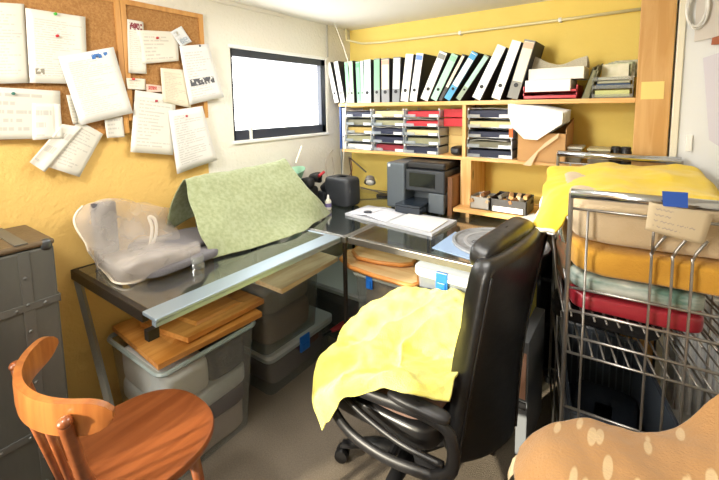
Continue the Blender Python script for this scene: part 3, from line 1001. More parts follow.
for k, (am, sd) in enumerate(((.012, 1), (.02, 8))):
    b = MB()
    P = net([e0, e1, e2, e3, e4], am, 9, sd)
    b.grid(lambda u, v, P=P, k=k: P(u, v)+Vector((.012*k, 0, .004*k)), 36, 36)
    o = b.build('gauze_bag', gauze, None, smooth=True)
    tag(o, ['sheer white gauze bag spread over the grey cloth beside the trunk', 'loose outer layer of sheer gauze over the grey cloth'][k], 'gauze bag')
    if k == 0:
        hem = [P(i/30, 0.0)+Vector((.003, 0, .003)) for i in range(0, 20)]
        hem = [P(0, 1-.0-i/30)+Vector((.003, 0, .003)) for i in range(31)]+[P(i/30, 0)+Vector((.003, 0, .003)) for i in range(1, 18)]
        MB().tube(hem, .0045, 6).build('hem', mat('hem_cream', '#e8e0cf', .8), o, smooth=True)
tie = [W(x, y, 'x', .27) for x, y in ((146, 258), (150, 245), (152, 228), (149, 217), (155, 220), (156, 235), (148, 250), (138, 256), (120, 262))]
o = MB().tube(bez(tie, 5), .007, 6, flat=.3).build('ribbon', seethrough('ribbon_white', '#ffffff', '#f4f0ea', .6, 0), None, smooth=True)
tag(o, 'knotted white ribbon on the gauze bag', 'ribbon')

# tape measure / small steel pot with glass
q = W(197, 267, 'z', ZT+.001)
t = thing('tea_light_glass', 'small steel and glass pot on the left table below the green cloth', 'pot', (q.x, q.y, ZT))
MB().lathe([(.030, 0), (.031, .004), (.031, .022), (.028, .022), (.028, .005)], (q.x, q.y, ZT+.001), 28).build('steel_base', CHROME, t, smooth='auto')
MB().lathe([(.027, .023), (.029, .05), (.026, .05), (.025, .024)], (q.x, q.y, ZT+.001), 28, None, True).build('glass_top', clear, t, smooth='auto')

# mint bowl lampshade with stick, black gadget
q = W(296, 178, 'x', .12)
t = thing('table_lamp', 'mint green cone lampshade poking out behind the green cloth', 'lamp', (q.x, q.y, ZT))
R = Matrix.Rotation(.25, 3, 'X')
MB().lathe([(.020, -.095), (.075, .0), (.078, .002), (.073, .002), (.017, -.093)], (q.x-.02, q.y, q.z+.045), 32, R, True).build('lamp_shade', mat('mint_plastic', '#a9d9bb', .4, trans=.2), t, smooth='auto')
MB().tube([(q.x-.02, q.y, ZT+.01), (q.x-.02, q.y, q.z-.05)], .008, 8).build('stem', WHITEP, t)
MB().lathe([(.06, 0), (.06, .012), (.01, .018)], (q.x-.02, q.y, ZT+.001), 24).build('base', WHITEP, t, smooth='auto')
MB().tube([W(296, 163, 'x', .08), W(302, 146, 'x', .08)], .008, 8).build('wand', mat('cream_plastic', '#e4e2d2', .4), t)
b = MB().sq(W(307, 182, 'x', .12), (.09, .07, .06), .6, amp=.02, freq=18)
b.sq(W(316, 178, 'x', .12), (.08, .07, .07), .6, amp=.02, freq=18, seed=4)
b.sq(W(309, 195, 'x', .12), (.09, .12, .12), .5, amp=.01, freq=12, seed=6)
o = b.build('cable_bundle', mat('black_rubber', '#18181a', .6), None, smooth=True)
tag(o, 'black jumble of gear behind the green cloth near the window', 'gear')
o = MB().tube([W(319, 176, 'x', .17), W(324, 172, 'x', .17)], .010, 10).build('marker_cap', mat('red_cap', '#b8303a', .4), None)
tag(o, 'red marker tip sticking from the black jumble of gear', 'marker')
# black sewing machine cover
q = W(340, 210, 'z', ZT)
t = thing('sewing_machine', 'black rounded machine case on the corner table under the lamp', 'case', (.36, -.52, ZT))
qq = Vector((.305, -.52, 0))
MB().sq((qq.x, qq.y, ZT+.10), (.21, .15, .19), .25, .35, amp=.004, freq=8).build('case_body', mat('charcoal_plastic', '#2b2e33', .5), t, smooth=True)
MB().tube([(qq.x-.14, qq.y-.03, ZT+.10), (qq.x-.09, qq.y-.03, ZT+.145), (qq.x, qq.y-.02, ZT+.15)], .03, 12).build('arm', mat('charcoal_plastic', '#2b2e33', .5), t, smooth=True)
MB().box((qq.x-.14, qq.y-.03, ZT+.045), (.07, .07, .085), bev=.012).build('bed', mat('charcoal_plastic', '#2b2e33', .5), t)
# bottle
q = W(329, 208, 'z', ZT+.002)
q = Vector((.30, -.665, ZT))
t = thing('glue_bottle', 'small bottle with white body and violet label before the black case', 'bottle', (q.x, q.y, ZT))
MB().lathe([(.018, 0), (.020, .004), (.020, .055), (.011, .068), (.009, .07)], (q.x, q.y, ZT+.001), 20).build('bottle_body', mat('cream_plastic', '#e4e2d2', .4), t, smooth='auto')
MB().lathe([(.0200, .018), (.0206, .018), (.0206, .042), (.0200, .042)], (q.x, q.y, ZT+.001), 20, None, True).build('label', mat('violet_label', '#7f74a8', .5), t)
MB().lathe([(.008, .071), (.007, .088), (.003, .096)], (q.x, q.y, ZT+.001), 16).build('cap', WHITEP, t, smooth='auto')
# wall hook cords right of window, clear hanging pouch
cpts = bez([W(333, 150, 'x', .02), W(326, 160, 'x', .02), W(328, 178, 'x', .02), W(334, 172, 'x', .02), W(332, 157, 'x', .02)], 5)
o = MB().tube(cpts, .003, 6).build('hanging_cable', mat('cable_beige', '#c9beb0', .5), None, smooth=True)
tag(o, 'beige cable looped on the wall right below the window corner', 'cable')

# ------------------------------------------------------------ desk lamp with jointed arm
t = thing('desk_lamp', 'small jointed desk lamp with white head beside the printer', 'lamp', (.36, -.28, ZT))
j0 = Vector((.40, -.16, ZT)); j1 = W(349, 157, 'y', -.20); j2 = W(366, 172, 'y', -.28)
MB().lathe([(.05, 0), (.05, .012), (.01, .02)], (j0.x, j0.y, ZT+.001), 24).build('base', BLACKP, t, smooth='auto')
MB().tube([j0+Vector((0, 0, .02)), W(353, 185, 'y', -.18), j1], .005, 8).build('lower_arm', mat('lamp_arm', '#6b6660', .4, .8), t)
MB().tube([j1, j2], .005, 8).build('upper_arm', mat('lamp_arm', '#6b6660', .4, .8), t)
hd = W(370, 180, 'y', -.29)
R = (Vector((.25, -.45, -.55)).to_track_quat('Z', 'Y')).to_matrix()
MB().lathe([(.012, -.03), (.03, -.02), (.042, .02), (.038, .02), (.01, -.02)], hd, 24, R, True).build('lamp_shade', mat('lamp_head', '#8f8b86', .35, .5), t, smooth='auto')
MB().sq(hd+R @ Vector((0, 0, .018)), (.06, .06, .035), 1, rot=R).build('bulb', mat('bulb_white', '#f4f2ea', .3), t, smooth=True)
o = MB().tube(bez([j1+Vector((.01, 0, 0)), W(352, 170, 'y', -.2), W(347, 182, 'y', -.22), W(352, 200, 'y', -.25), W(360, 206, 'y', -.3)], 6), .003, 6).build('lamp_cord', mat('cord_red', '#7d2f2a', .5), t, smooth=True)
# ------------------------------------------------------------ printer
px0, px1, py0, py1 = .60, .99, -.44, -.06
pg = mat('printer_dark', '#33373c', .35)
pg2 = mat('printer_grey', '#5a6269', .4, .2)
t = thing('printer', 'dark grey inkjet printer with a scanner lid on the back table', 'printer', ((px0+px1)/2, -.25, ZT))
zb = ZT+.03
for x in (px0+.03, px1-.03):
    for y in (py0+.03, py1-.03):
        MB().lathe([(.012, 0), (.012, .012)], (x, y, ZT+.001), 10).build('foot', BLACKP, t)
zb = ZT+.0125
b = MB()
b.ext((px0, py0, zb), (px0+.13, py1, zb+.29), bev=.012)
b.ext((px0+.13, py0+.02, zb), (px1, py1, zb+.045), bev=.006)
b.ext((px0+.13, py0+.13, zb+.045), (px1, py1, zb+.12), bev=.004)
b.ext((px1-.10, py0+.005, zb), (px1, py1, zb+.12), bev=.006)
b.build('housing', pg2, t)
MB().ext((px0+.131, py0+.012, zb+.121), (px1, py1, zb+.255), bev=.008).build('front_cover', pg, t)
MB().ext((px0+.16, py0+.008, zb+.150), (px1-.06, py0+.014, zb+.235)).build('control_panel', mat('screen_black', '#101215', .12, spec=.8), t)
MB().ext((px0+.13, py0+.03, zb+.256), (px1-.005, py1, zb+.30), bev=.012).build('scanner_lid', BLACKP, t)
b = MB().ext((px0+.12, py0-.10, zb+.045), (px1-.105, py0+.125, zb+.058), bev=.004)
b.ext((px0+.12, py0-.10, zb+.0), (px1-.105, py0+.0, zb+.044), bev=.004)
b.build('paper_tray', mat('tray_blueblack', '#262e38', .2, spec=.7), t)
MB().ext((px0+.012, py0-.0015, zb+.262), (px0+.03, py0, zb+.28)).build('badge', mat('badge_pale', '#c9d3da', .4), t)
MB().ext((px1+.004, py0+.05, ZT+.001), (px1+.032, py1, zb+.22)).build('side_board', wood('brown_board', '#6b4220', '#84552c', 'z'), None)
tag(COL.objects['side_board'], 'brown board standing between printer and pine upright', 'board')

# ------------------------------------------------------------ notebook and paper slab in front of printer
zq = ZT+.016
cor = [W(345, 213, 'z', zq), W(368, 205, 'z', zq), W(457, 220, 'z', zq), W(432, 234, 'z', zq)]
o = MB().prism([Vector((p.x, p.y, ZT+.001)) for p in cor], (0, 0, .014)).build('drawing_board', mat('board_greywhite', '#b9bcc4', .5), None)
tag(o, 'thin pale drawing board lying before the printer', 'board')


def lerp4(u, v, z):
    a = cor[0].lerp(cor[3], u)
    b_ = cor[1].lerp(cor[2], u)
    r_ = a.lerp(b_, v)
    return Vector((r_.x, r_.y, z))


t = thing('open_notebook', 'open white notebook on the left half of the drawing board', 'notebook', lerp4(.25, .5, ZT+.016))
for k, (u0, u1) in enumerate(((.03, .26), (.27, .50))):
    def P(u, v, u0=u0, u1=u1, k=k):
        q = lerp4(u0+(u1-u0)*u, .06+.86*v, 0)
        s = (1-u) if k else u
        q.z = ZT+.0165+.010*math.sin(s*PI*.5)**3*1.0
        return q
    MB().grid(P, 10, 4).build('page', paper_mat('page_%d' % k, 22, 40+k, '#e8e9f2', None, dens=.25), t, smooth=True, solid=.0012)
o = MB().prism([lerp4(.54, .08, ZT+.0165), lerp4(.97, .08, ZT+.0165), lerp4(.95, .85, ZT+.0165), lerp4(.54, .85, ZT+.0165)], (0, 0, .004)).build('paper_sheet', mat('page_plain', '#dedbd8', .7), None)
tag(o, 'blank paper sheets on the right half of the drawing board', 'paper')
q = lerp4(.22, .25, ZT+.032)
o = MB().sq(q, (.05, .03, .014), .7, rot=Matrix.Rotation(.6, 3, 'Z')).build('eraser', mat('dark_eraser', '#2f3440', .4), None, smooth=True)
tag(o, 'small dark oval object lying on the open notebook', 'eraser')

# ------------------------------------------------------------ round mat and blue sheet
q = W(505, 250, 'z', ZT)
cm = Vector((1.395, -.72, 0))
grey = mat('mat_grey', '#676b72', .5, col2='#7b7f86', scale=30, bump=.1)
t = thing('turntable', 'round grey disc with a raised rim on the right table', 'disc', (cm.x, cm.y, ZT))
MB().lathe([(.20, 0), (.218, .002), (.218, .012), (.205, .014), (.198, .008), (.001, .008)], (cm.x, cm.y, ZT+.0035), 64).build('disc', grey, t, smooth='auto')
MB().lathe([(.165, .0081), (.165, .0093), (.15, .0093), (.15, .0081)], (cm.x, cm.y, ZT+.0035), 64, None, True).build('inner_ring', mat('mat_ring', '#868a91', .45), t)
b = MB()
for k in range(7):
    a = 3.5+k*.09
    rr = .11+.012*(k % 2)
    b.box((cm.x+rr*math.cos(a), cm.y+rr*math.sin(a), ZT+.0122), (.020, .004, .001), rot=Matrix.Rotation(a+k, 3, 'Z'))
b.build('printed_mark', mat('print_black', '#3d4046', .6), t)
cs = [W(433, 243, 'z', ZT+.001), W(470, 232, 'z', ZT+.001), W(520, 262, 'z', ZT+.001), W(466, 262, 'z', ZT+.001)]
o = MB().prism([W(432, 248, 'z', ZT+.001), W(455, 232, 'z', ZT+.001), W(500, 244, 'z', ZT+.001), W(478, 262, 'z', ZT+.001)], (0, 0, .002)).build('plastic_sheet', mat('pale_blue_sheet', '#7f97b8', .35), None)
tag(o, 'pale blue plastic sheet half under the round grey disc', 'sheet')

# ------------------------------------------------------------ little ledge with box of oddments
o = MB().ext((1.03, -.39, ZT+.031), (1.55, -.286, ZT+.052), bev=.002)
o.ext((1.10, -.285, ZT+.031), (1.55, -.04, ZT+.052), bev=.002)
o.ext((1.10, -.37, ZT+.001), (1.12, -.05, ZT+.031)).ext((1.42, -.27, ZT+.001), (1.44, -.05, ZT+.031))
zz = ZT+.053
o = o.build('low_ledge', PINE, None)
tag(o, 'low pine ledge on the back table right of the printer', 'ledge')
t = thing('oddments_box', 'open black box of wooden oddments on the low pine ledge', 'box', (1.30, -.26, zz))
b = MB().ext((1.235, -.35, zz), (1.43, -.345, zz+.075)).ext((1.235, -.18, zz), (1.43, -.175, zz+.085)).ext((1.235, -.35, zz), (1.24, -.175, zz+.08)).ext((1.425, -.35, zz), (1.43, -.175, zz+.08)).ext((1.235, -.35, zz), (1.43, -.175, zz+.004))
b.build('box_body', mat('box_black', '#2c2b2b', .5), t)
MB().ext((1.25, -.3525, zz+.006), (1.41, -.3502, zz+.034)).build('label', mat('tag_white', '#f6f6f4', .6), t)
t = thing('plastic_basket', 'small grey plastic basket left of the black oddments box', 'basket', (1.17, -.26, zz))
b = MB().ext((1.115, -.34, zz), (1.225, -.336, zz+.07)).ext((1.115, -.20, zz), (1.225, -.196, zz+.07)).ext((1.115, -.34, zz), (1.119, -.196, zz+.07)).ext((1.221, -.34, zz), (1.225, -.196, zz+.07)).ext((1.115, -.34, zz), (1.225, -.196, zz+.004))
b.build('basket_body', mat('grey_clear', '#a9a8a2', .4), t)
names = ['wooden block', 'paper roll', 'brown cork piece', 'pale wood chip', 'kraft packet', 'grey tin', 'wooden spool', 'dark clip']
for k in range(16):
    x = 1.15+.26*random.random() if k > 3 else 1.14+.06*random.random()
    x = 1.245+.02+(k-4)*.0135 if k > 3 else 1.130+k*.024
    y = -.31+.10*((k*37) % 10)/10
    c = ['#b98f5e', '#e6dfcf', '#8a5f37', '#d2b98f', '#a9825a', '#77766f', '#c59a62', '#3a332d'][k % 8]
    o = MB().box((x+.004, y, zz+.052+.014*((k*7) % 3)), (.022, .085, .020), rot=Matrix.Rotation(.5*((k*13) % 5-2)*.4, 3, 'Y') @ Matrix.Rotation(.25*((k*3) % 5-2)*.5, 3, 'Z'), bev=.002).build('oddment', mat('odd'+c, c, .7), None)
    tag(o, names[k % 8]+(' in the black oddments box, ' if k > 3 else ' in the small grey basket, ')+('lower layer' if (k*7) % 3 == 0 else ('upper layer' if (k*7) % 3 == 2 else 'middle layer'))+(' toward its left' if k < 10 else ' toward its right'), 'oddment', 'oddments on the ledge')
o = MB().prism([W(505, 224, 'z', ZT+.053), W(533, 213, 'z', ZT+.053), W(545, 222, 'z', ZT+.053), W(520, 230, 'z', ZT+.053)], (0, 0, .002)).build('paper_sheet', mat('page_plain', '#dedbd8', .7), None)
tag(o, 'white sheet on the ledge end behind the black chair', 'paper')

# ------------------------------------------------------------ storage boxes under the tables
plas = seethrough('box_plastic', '#eef1f0', '#d5d9d8', .24, .2, .12)
plas2 = seethrough('box_plastic_dark', '#e6ebe9', '#c2c7c5', .27, .2, .12)
rimm = mat('rim_plastic', '#8c938f', .35)
bluep = mat('blue_clip', '#1f6fd0', .35)


def crate(name, x0, x1, y0, y1, z0, z1, lab, tap=.03, pm_=None, rim='#8c938f', lid=None, clips=(), group=None):
    pm_ = pm_ or plas
    t = thing(name, lab, 'storage box', ((x0+x1)/2, (y0+y1)/2, z0), group)

    def ring(d, z):
        k = .035
        X0, X1, Y0, Y1 = x0+d, x1-d, y0+d, y1-d
        out = []
        for cx, cy, a0 in ((X1-k, Y1-k, 0), (X0+k, Y1-k, PI/2), (X0+k, Y0+k, PI), (X1-k, Y0+k, 3*PI/2)):
            for i in range(5):
                a = a0+PI/2*i/4
                out.append(Vector((cx+k*math.cos(a), cy+k*math.sin(a), z)))
        return out
    b = MB()
    rs = [[b.bm.verts.new(p) for p in ring(d, z)] for d, z in ((tap+.004, z0+.001), (tap*.5+.004, (z0+z1)/2), (.004, z1))]
    for a, c in zip(rs, rs[1:]):
        n = len(a)
        for j in range(n):
            b.bm.faces.new((a[j], a[(j+1) % n], c[(j+1) % n], c[j]))
    b.bm.faces.new(rs[0][::-1])
    b.build('box_body', pm_, t, smooth='auto')
    MB().tube([p for p in ring(0.0, z1)], .010, 6, closed=True).build('rim', mat('rim'+rim, rim, .35), t)
    if lid:
        b = MB()
        lo, hi = ring(-.006, z1+.011), ring(-.002, z1+.032)
        b.prism(lo, (0, 0, .02))
        lo_ = b.build('lid', lid, t)
    for (cx, cy, w, dx, dy) in clips:
        b = MB()
        if dx:
            b.ext((cx, cy-w/2, z1-.055), (cx+.012, cy+w/2, z1+.034), bev=.004)
            b.ext((cx+.011, cy-w/2+.008, z1-.045), (cx+.018, cy+w/2-.008, z1-.01), bev=.003)
        else:
            b.ext((cx-w/2, cy-.012, z1-.055), (cx+w/2, cy, z1+.034), bev=.004)
            b.ext((cx-w/2+.008, cy-.018, z1-.045), (cx+w/2-.008, cy-.011, z1-.01), bev=.003)
        b.build('clip', bluep, lo_ if lid else t)
    return t


def lump(c, d, col, lab, cat='fabric', amp=.02, e=.28, seed=0, name='folded_fabric', rot=None, col2=None):
    o = MB().sq(c, d, e, e, amp=amp, freq=9, seed=seed, rot=rot, nu=36, nv=20).build(name, mat('fab'+col, col, .9, bump=.3, bscale=80, col2=col2, scale=12), None, smooth=True)
    return tag(o, lab, cat)


# A: large open box with pine boards on top
crate('storage_box', .04, .495, -1.885, -1.43, 0, .50, 'large clear open storage box with pine boards on top, beside the bentwood chair', tap=.03, rim='#8e9a98')
lump((.265, -1.66, .075), (.38, .38, .14), '#b9a9a0', 'pinkish cloth at the bottom of the large open storage box', seed=1, amp=.008)
lump((.265, -1.66, .185), (.40, .39, .10), '#4b3a4c', 'dark plum cloth in the large open storage box', seed=2, amp=.008)
lump((.265, -1.66, .27), (.41, .40, .09), '#cfd2d4', 'white cloth layer in the middle of the large storage box', seed=3, amp=.008)
lump((.31, -1.56, .375), (.30, .20, .14), '#3f434c', 'charcoal cloth in the right side of the large storage box', seed=4, amp=.01)
lump((.27, -1.755, .38), (.40, .20, .15), '#d6d4d0', 'crumpled white cloth at the front of the large storage box', seed=5, amp=.01)
pinb = wood('pine_board_y', '#bf7a33', '#d99a52', 'y', rough=.35, coat=.3)


def slab(name, corners, z, th, m, lab, cat='board', detail=None):
    pts = [W(px, py, 'z', z) for px, py in corners]
    o = MB().prism(pts, (0, 0, -th)).build(name, m, None)
    tag(o, lab, cat)
    return o, pts


# two raised-panel pine doors lying crossed
def door(pts, th, lab, m):
    z = pts[0].z
    c = sum(pts, Vector())/4
    t = thing('pine_door', lab, 'cabinet door', (c.x, c.y, z-th))
    MB().prism(pts, (0, 0, -th)).build('frame', m, t)
    inn = [c+(p-c)*.62 for p in pts]
    inn2 = [c+(p-c)*.54 for p in pts]
    b = MB()
    a = [b.bm.verts.new(p+Vector((0, 0, .0005))) for p in inn]
    d = [b.bm.verts.new(p+Vector((0, 0, .008))) for p in inn2]
    b.bm.faces.new(d)
    for i in range(4):
        b.bm.faces.new((a[i], a[(i+1) % 4], d[(i+1) % 4], d[i]))
    b.build('panel', m, t)


zl = .535
p1 = [W(112, 326, 'z', zl), W(158, 365, 'z', zl), W(262, 312, 'z', zl), W(215, 285, 'z', zl)]
door(p1, .022, 'lower pine cabinet door lying on the large storage box', pinb)
zl = .565
p2 = [W(140, 322, 'z', zl), W(188, 338, 'z', zl), W(264, 299, 'z', zl), W(225, 284, 'z', zl)]
door(p2, .022, 'upper pine cabinet door stacked on the lower pine door', pinb)

# B: two stacked boxes with a board on top
crate('storage_box', .03, .43, -1.31, -.80, 0, .20, 'low clear storage box with blue clip, bottom of the stack under the left table', tap=.012, pm_=plas2, rim='#9aa3a6', lid=mat('lid_grey', '#c3cacd', .4), clips=((.434, -1.06, .075, 1, 0),))
lump((.23, -1.05, .10), (.34, .44, .16), '#6d6270', 'dark mixed cloth inside the low box with blue clip', seed=7, amp=.01)
o = lump((.375, -1.0, .14), (.05, .22, .05), '#7a2c34', 'dark red strip of cloth inside the low box', seed=8, amp=.006)
crate('storage_box', .06, .44, -1.34, -.90, .235, .635, 'tall clear storage box under a pale board, stacked on the low box', tap=.02, pm_=plas2, rim='#8a918f')
lump((.25, -1.12, .33), (.30, .34, .16), '#8a7466', 'brown cloth inside the tall stacked storage box', seed=9, amp=.01)
lump((.25, -1.12, .49), (.30, .34, .14), '#97897b', 'grey-brown cloth near the top of the tall stacked box', seed=10, amp=.01)
zb_ = .672
pb_ = [W(255, 279, 'z', zb_), W(282, 289.5, 'z', zb_), W(338, 257, 'z', zb_), W(308, 248, 'z', zb_)]
o = MB().prism(pb_, (0, 0, -.022)).build('veneer_board', wood('pale_board', '#d9b888', '#e9d0a8', 'y', knots=False), None)
tag(o, 'pale wooden board lying on the tall stacked storage box', 'board')

# dark clutter further back in the corner
o = crate('storage_box', .08, .60, -.72, -.12, 0, .33, 'dim clear storage box in the corner below the lamp', tap=.015, pm_=plas2, lid=mat('lid_grey', '#c3cacd', .4), clips=((.604, -.5, .07, 1, 0),))
lump((.34, -.42, .16), (.42, .46, .26), '#3a3436', 'dark cloth inside the dim corner storage box', seed=12, amp=.01)
for k, (x, y, z, ln, c, lab) in enumerate(((.50, -.78, .18, .42, '#9a2428', 'red folded umbrella lying between boxes beneath the corner'), (.56, -.80, .09, .45, '#22364f', 'dark blue folded umbrella under the red one'), (.62, -.86, .03, .42, '#2a2422', 'black folded umbrella on the floor under the corner'))):
    t = thing('umbrella', lab, 'umbrella', (x, y, z-.02))
    MB().tube([(x-.02, y-.10, z), (x, y, z), (x+.02, y+ln-.25, z)], [.012, .026, .010], 10, flat=.8).build('canopy', mat('umb'+c, c, .7), t, smooth=True)
    MB().tube([(x-.02, y-.10, z), (x-.028, y-.16, z)], .009, 8).build('handle', BLACKP, t)

# C: boxes below the right table
crate('storage_box', .72, 1.085, -.985, -.62, .30, .635, 'clear storage box with a blue clip under the curved boards', tap=.02, pm_=plas2, rim='#a3a79c', clips=((.835, -.985, .04, 0, 1),))
lump((.90, -.80, .46), (.29, .27, .26), '#b5946c', 'tan and brown cloth in the box under the curved boards', seed=14, amp=.01, col2='#5d4f45')
lump((1.00, -.945, .52), (.09, .03, .09), '#c98f6c', 'peach coloured bundle in the box beneath the curved boards', seed=15, amp=.006)
crate('storage_box', .70, 1.10, -.99, -.58, 0, .27, 'low clear box on the floor supporting the blue-clipped box', tap=.015, pm_=plas2, lid=mat('lid_grey', '#c3cacd', .4))
lump((.90, -.79, .13), (.34, .32, .21), '#4a3d35', 'dark brown cloth in the low floor box', seed=16, amp=.01)
cwb = wood('curved_board', '#d9a468', '#ecc793', 'x', rough=.4)
edge = mat('orange_edge', '#d18a45', .45)


def curved_board(poly, z, th, lab):
    pts = [W(px, py, 'z', z) for px, py in poly]
    c = sum(pts, Vector())/len(pts)
    t = thing('curved_board', lab, 'board', (c.x, c.y, z-th), 'curved wooden boards')
    MB().prism([c+(p-c)*.975 for p in pts], (0, 0, -th)).build('board_face', cwb, t)
    cl = [p+Vector((0, 0, -th/2)) for p in pts]
    MB().tube(cl, th*.55, 6, closed=True).build('edge_band', edge, t, smooth=True)


z_ = .680
curved_board([(341, 257), (350, 265), (375, 274), (404, 282), (413, 284), (418, 282), (418, 262), (410, 257), (400, 252), (362, 247), (348, 250)], z_, .022, 'larger curved board with orange edge, lower of the pair')
curved_board([(353, 250), (358, 256), (378, 260.5), (400, 263), (412, 262), (415, 258), (412, 248), (395, 242), (372, 240), (360, 244)], z_+.026, .020, 'smaller curved board with orange edge lying on the larger one')
whl = mat('lid_white', '#e6eaf2', .4)
crate('storage_box', 1.098, 1.44, -1.010, -.62, .40, .738, 'white-lidded clear storage box with bright blue clip beside the black chair', tap=.015, pm_=seethrough('box_plastic_pale', '#dfe6f0', '#c3ccd8', .5, .2, .12), rim='#dfe3ea', lid=whl, clips=((1.235, -1.010, .055, 0, 1),))
lump((1.27, -.81, .52), (.26, .32, .20), '#c7cedb', 'pale cloth inside the white-lidded storage box', seed=18, amp=.006)
crate('storage_box', 1.13, 1.44, -.93, -.62, 0, .365, 'dark clear storage box underneath the white-lidded one', tap=.015, pm_=plas2, lid=mat('lid_grey', '#c3cacd', .4))
lump((1.285, -.775, .17), (.24, .24, .28), '#2e2b2c', 'black cloth in the box underneath the white-lidded one', seed=19, amp=.01)

# ------------------------------------------------------------ bentwood chair
bw = wood('bentwood', '#7d4220', '#93532c', 'y', rough=.35, coat=.35, knots=False, sc=.7)
SX, SY, SZ = .685, -2.065, .48
t = thing('bentwood_chair', 'orange-brown bentwood chair in the lower left foreground', 'chair', (SX, SY, 0))
prof = []
for i in range(48):
    a = 2*PI*i/48
    r = .205*(1+.10*abs(math.sin(a*1.0))**2*(1 if math.sin(a) > 0 else -.4))
    sx = math.copysign(abs(math.cos(a))**.85, math.cos(a))
    sy = math.copysign(abs(math.sin(a))**.85, math.sin(a))
    prof.append((sx*r*1.02, sy*r*.98))
b = MB()
lv = [(.93, -.028), (.985, -.026), (1.0, -.016), (1.0, -.006), (.985, 0), (.93, .001), (.80, -.003), (.45, -.009), (.02, -.011)]
rs = [[b.bm.verts.new((SX+x*k, SY+y*k, SZ+dz)) for x, y in prof] for k, dz in lv]
for a, c in zip(rs, rs[1:]):
    for j in range(48):
        b.bm.faces.new((a[j], a[(j+1) % 48], c[(j+1) % 48], c[j]))
b.bm.faces.new(rs[-1])
b.bm.faces.new(rs[0][::-1])
b.build('seat', bw, t, smooth='auto')
CXc, CYc, RB = .685, -2.03, .285


def bp_(a, dr=0, z=0):
    a = math.radians(a)
    return Vector((CXc+(RB+dr)*math.cos(a), CYc+(RB+dr)*math.sin(a), z))


b = MB()
n = 40
A0, A1 = -37, -150
sec = [(-.009, -.036), (.009, -.036), (.011, -.02), (.011, .02), (.009, .036), (-.009, .036), (-.011, .02), (-.011, -.02)]
rings = []
for i in range(n+1):
    f = i/n
    a = A0+(A1-A0)*f
    endk = min(f, 1-f)*n/5
    hk = 1 if endk >= 1 else math.sqrt(max(.05, 1-(1-endk)**2))
    ring_ = []
    for dr, dz in sec:
        ring_.append(b.bm.verts.new(bp_(a, dr-.0*dz, .775+dz*hk*1.15)))
    rings.append(ring_)
for a, c in zip(rings, rings[1:]):
    for j in range(8):
        b.bm.faces.new((a[j], a[(j+1) % 8], c[(j+1) % 8], c[j]))
b.bm.faces.new(rings[0]); b.bm.faces.new(rings[-1][::-1])
b.build('back_rail', wood('bentwood_rail', '#98592a', '#b07038', 'z', rough=.3, coat=.4, knots=False), t, smooth='auto')
for a in (-55, -125):
    top = bp_(a, .026, .785)
    bot = Vector((SX+.19*math.cos(math.radians(a)), SY+.19*math.sin(math.radians(a)), SZ-.03))
    lowp = Vector((SX+.235*math.cos(math.radians(a)), SY+.235*math.sin(math.radians(a)), 0))
    pts = bez([top, top.lerp(bot, .5)+Vector((0, 0, 0)), bot, lowp], 8)
    MB().tube(pts, [.013]+[.016]*(len(pts)-2)+[.012], 12).build('back_post', bw, t, smooth=True)
    MB().sq(top+Vector((0, 0, .0)), (.034, .034, .026), 1, nu=16, nv=10).build('post_cap', bw, t, smooth=True)
for a in (-72, -90, -108):
    top = bp_(a, .0, .765)
    bot = Vector((SX+.175*math.cos(math.radians(a)), SY+.185*math.sin(math.radians(a)), SZ-.002))
    MB().tube([top, bot], .0085, 10).build('spindle', bw, t, smooth=True)
for a in (40, 140):
    tp = Vector((SX+.165*math.cos(math.radians(a)), SY+.165*math.sin(math.radians(a)), SZ-.028))
    bt = Vector((SX+.225*math.cos(math.radians(a)), SY+.225*math.sin(math.radians(a)), 0))
    MB().tube([tp, tp.lerp(bt, .5), bt], [.017, .016, .011], 12).build('leg', bw, t, smooth=True)
b = MB().tube([Vector((SX+.17*math.cos(2*PI*i/32), SY+.17*math.sin(2*PI*i/32), .25)) for i in range(32)], .009, 8, closed=True)
b.build('stretcher', bw, t, smooth=True)

# ------------------------------------------------------------ office chair
oc = Vector((1.22, -1.27, 0))
t = thing('office_chair', 'black leather office chair turned to the left with yellow towel on it', 'office chair', oc)
for k in range(5):
    a = math.radians(200+72*k)
    d = Vector((math.cos(a), math.sin(a), 0))
    MB().tube([oc+d*.03+Vector((0, 0, .12)), oc+d*.16+Vector((0, 0, .11)), oc+d*.29+Vector((0, 0, .075))], [.034, .028, .020], 10, flat=.7).build('base_arm', BLACKP, t, smooth=True)
    cst = bpy.data.objects.new('caster', None)
    hub = oc+d*.295
    b = MB()
    side = Vector((-d.y, d.x, 0))
    R = side.to_track_quat('Z', 'Y').to_matrix()
    b.lathe([(.012, -.026), (.027, -.024), (.029, -.018), (.029, -.006), (.012, -.004)], (hub.x, hub.y, .030), 20, R)
    b.lathe([(.012, .004), (.029, .006), (.029, .018), (.027, .024), (.012, .026)], (hub.x, hub.y, .030), 20, R)
    b.tube([(hub.x, hub.y, .03), (hub.x, hub.y, .075)], .008, 8)
    COL.objects.link(cst); bpy.data.objects.remove(cst)
    b.build('caster', mat('caster_black', '#151517', .35), t, smooth='auto')
MB().lathe([(.045, .085), (.045, .14), (.028, .15), (.028, .26), (.02, .27), (.02, .40)], oc, 24).build('gas_column', mat('column_black', '#1a1a1c', .3, .5), t, smooth='auto')
MB().ext((oc.x-.12, oc.y-.12, .375), (oc.x+.14, oc.y+.06, .42), bev=.01).build('mechanism', BLACKP, t)
sc_ = Vector((1.20, -1.33, 0))
MB().sq((sc_.x, sc_.y, .465), (.50, .47, .10), .35, .3).build('seat', LEATHER, t, smooth=True)
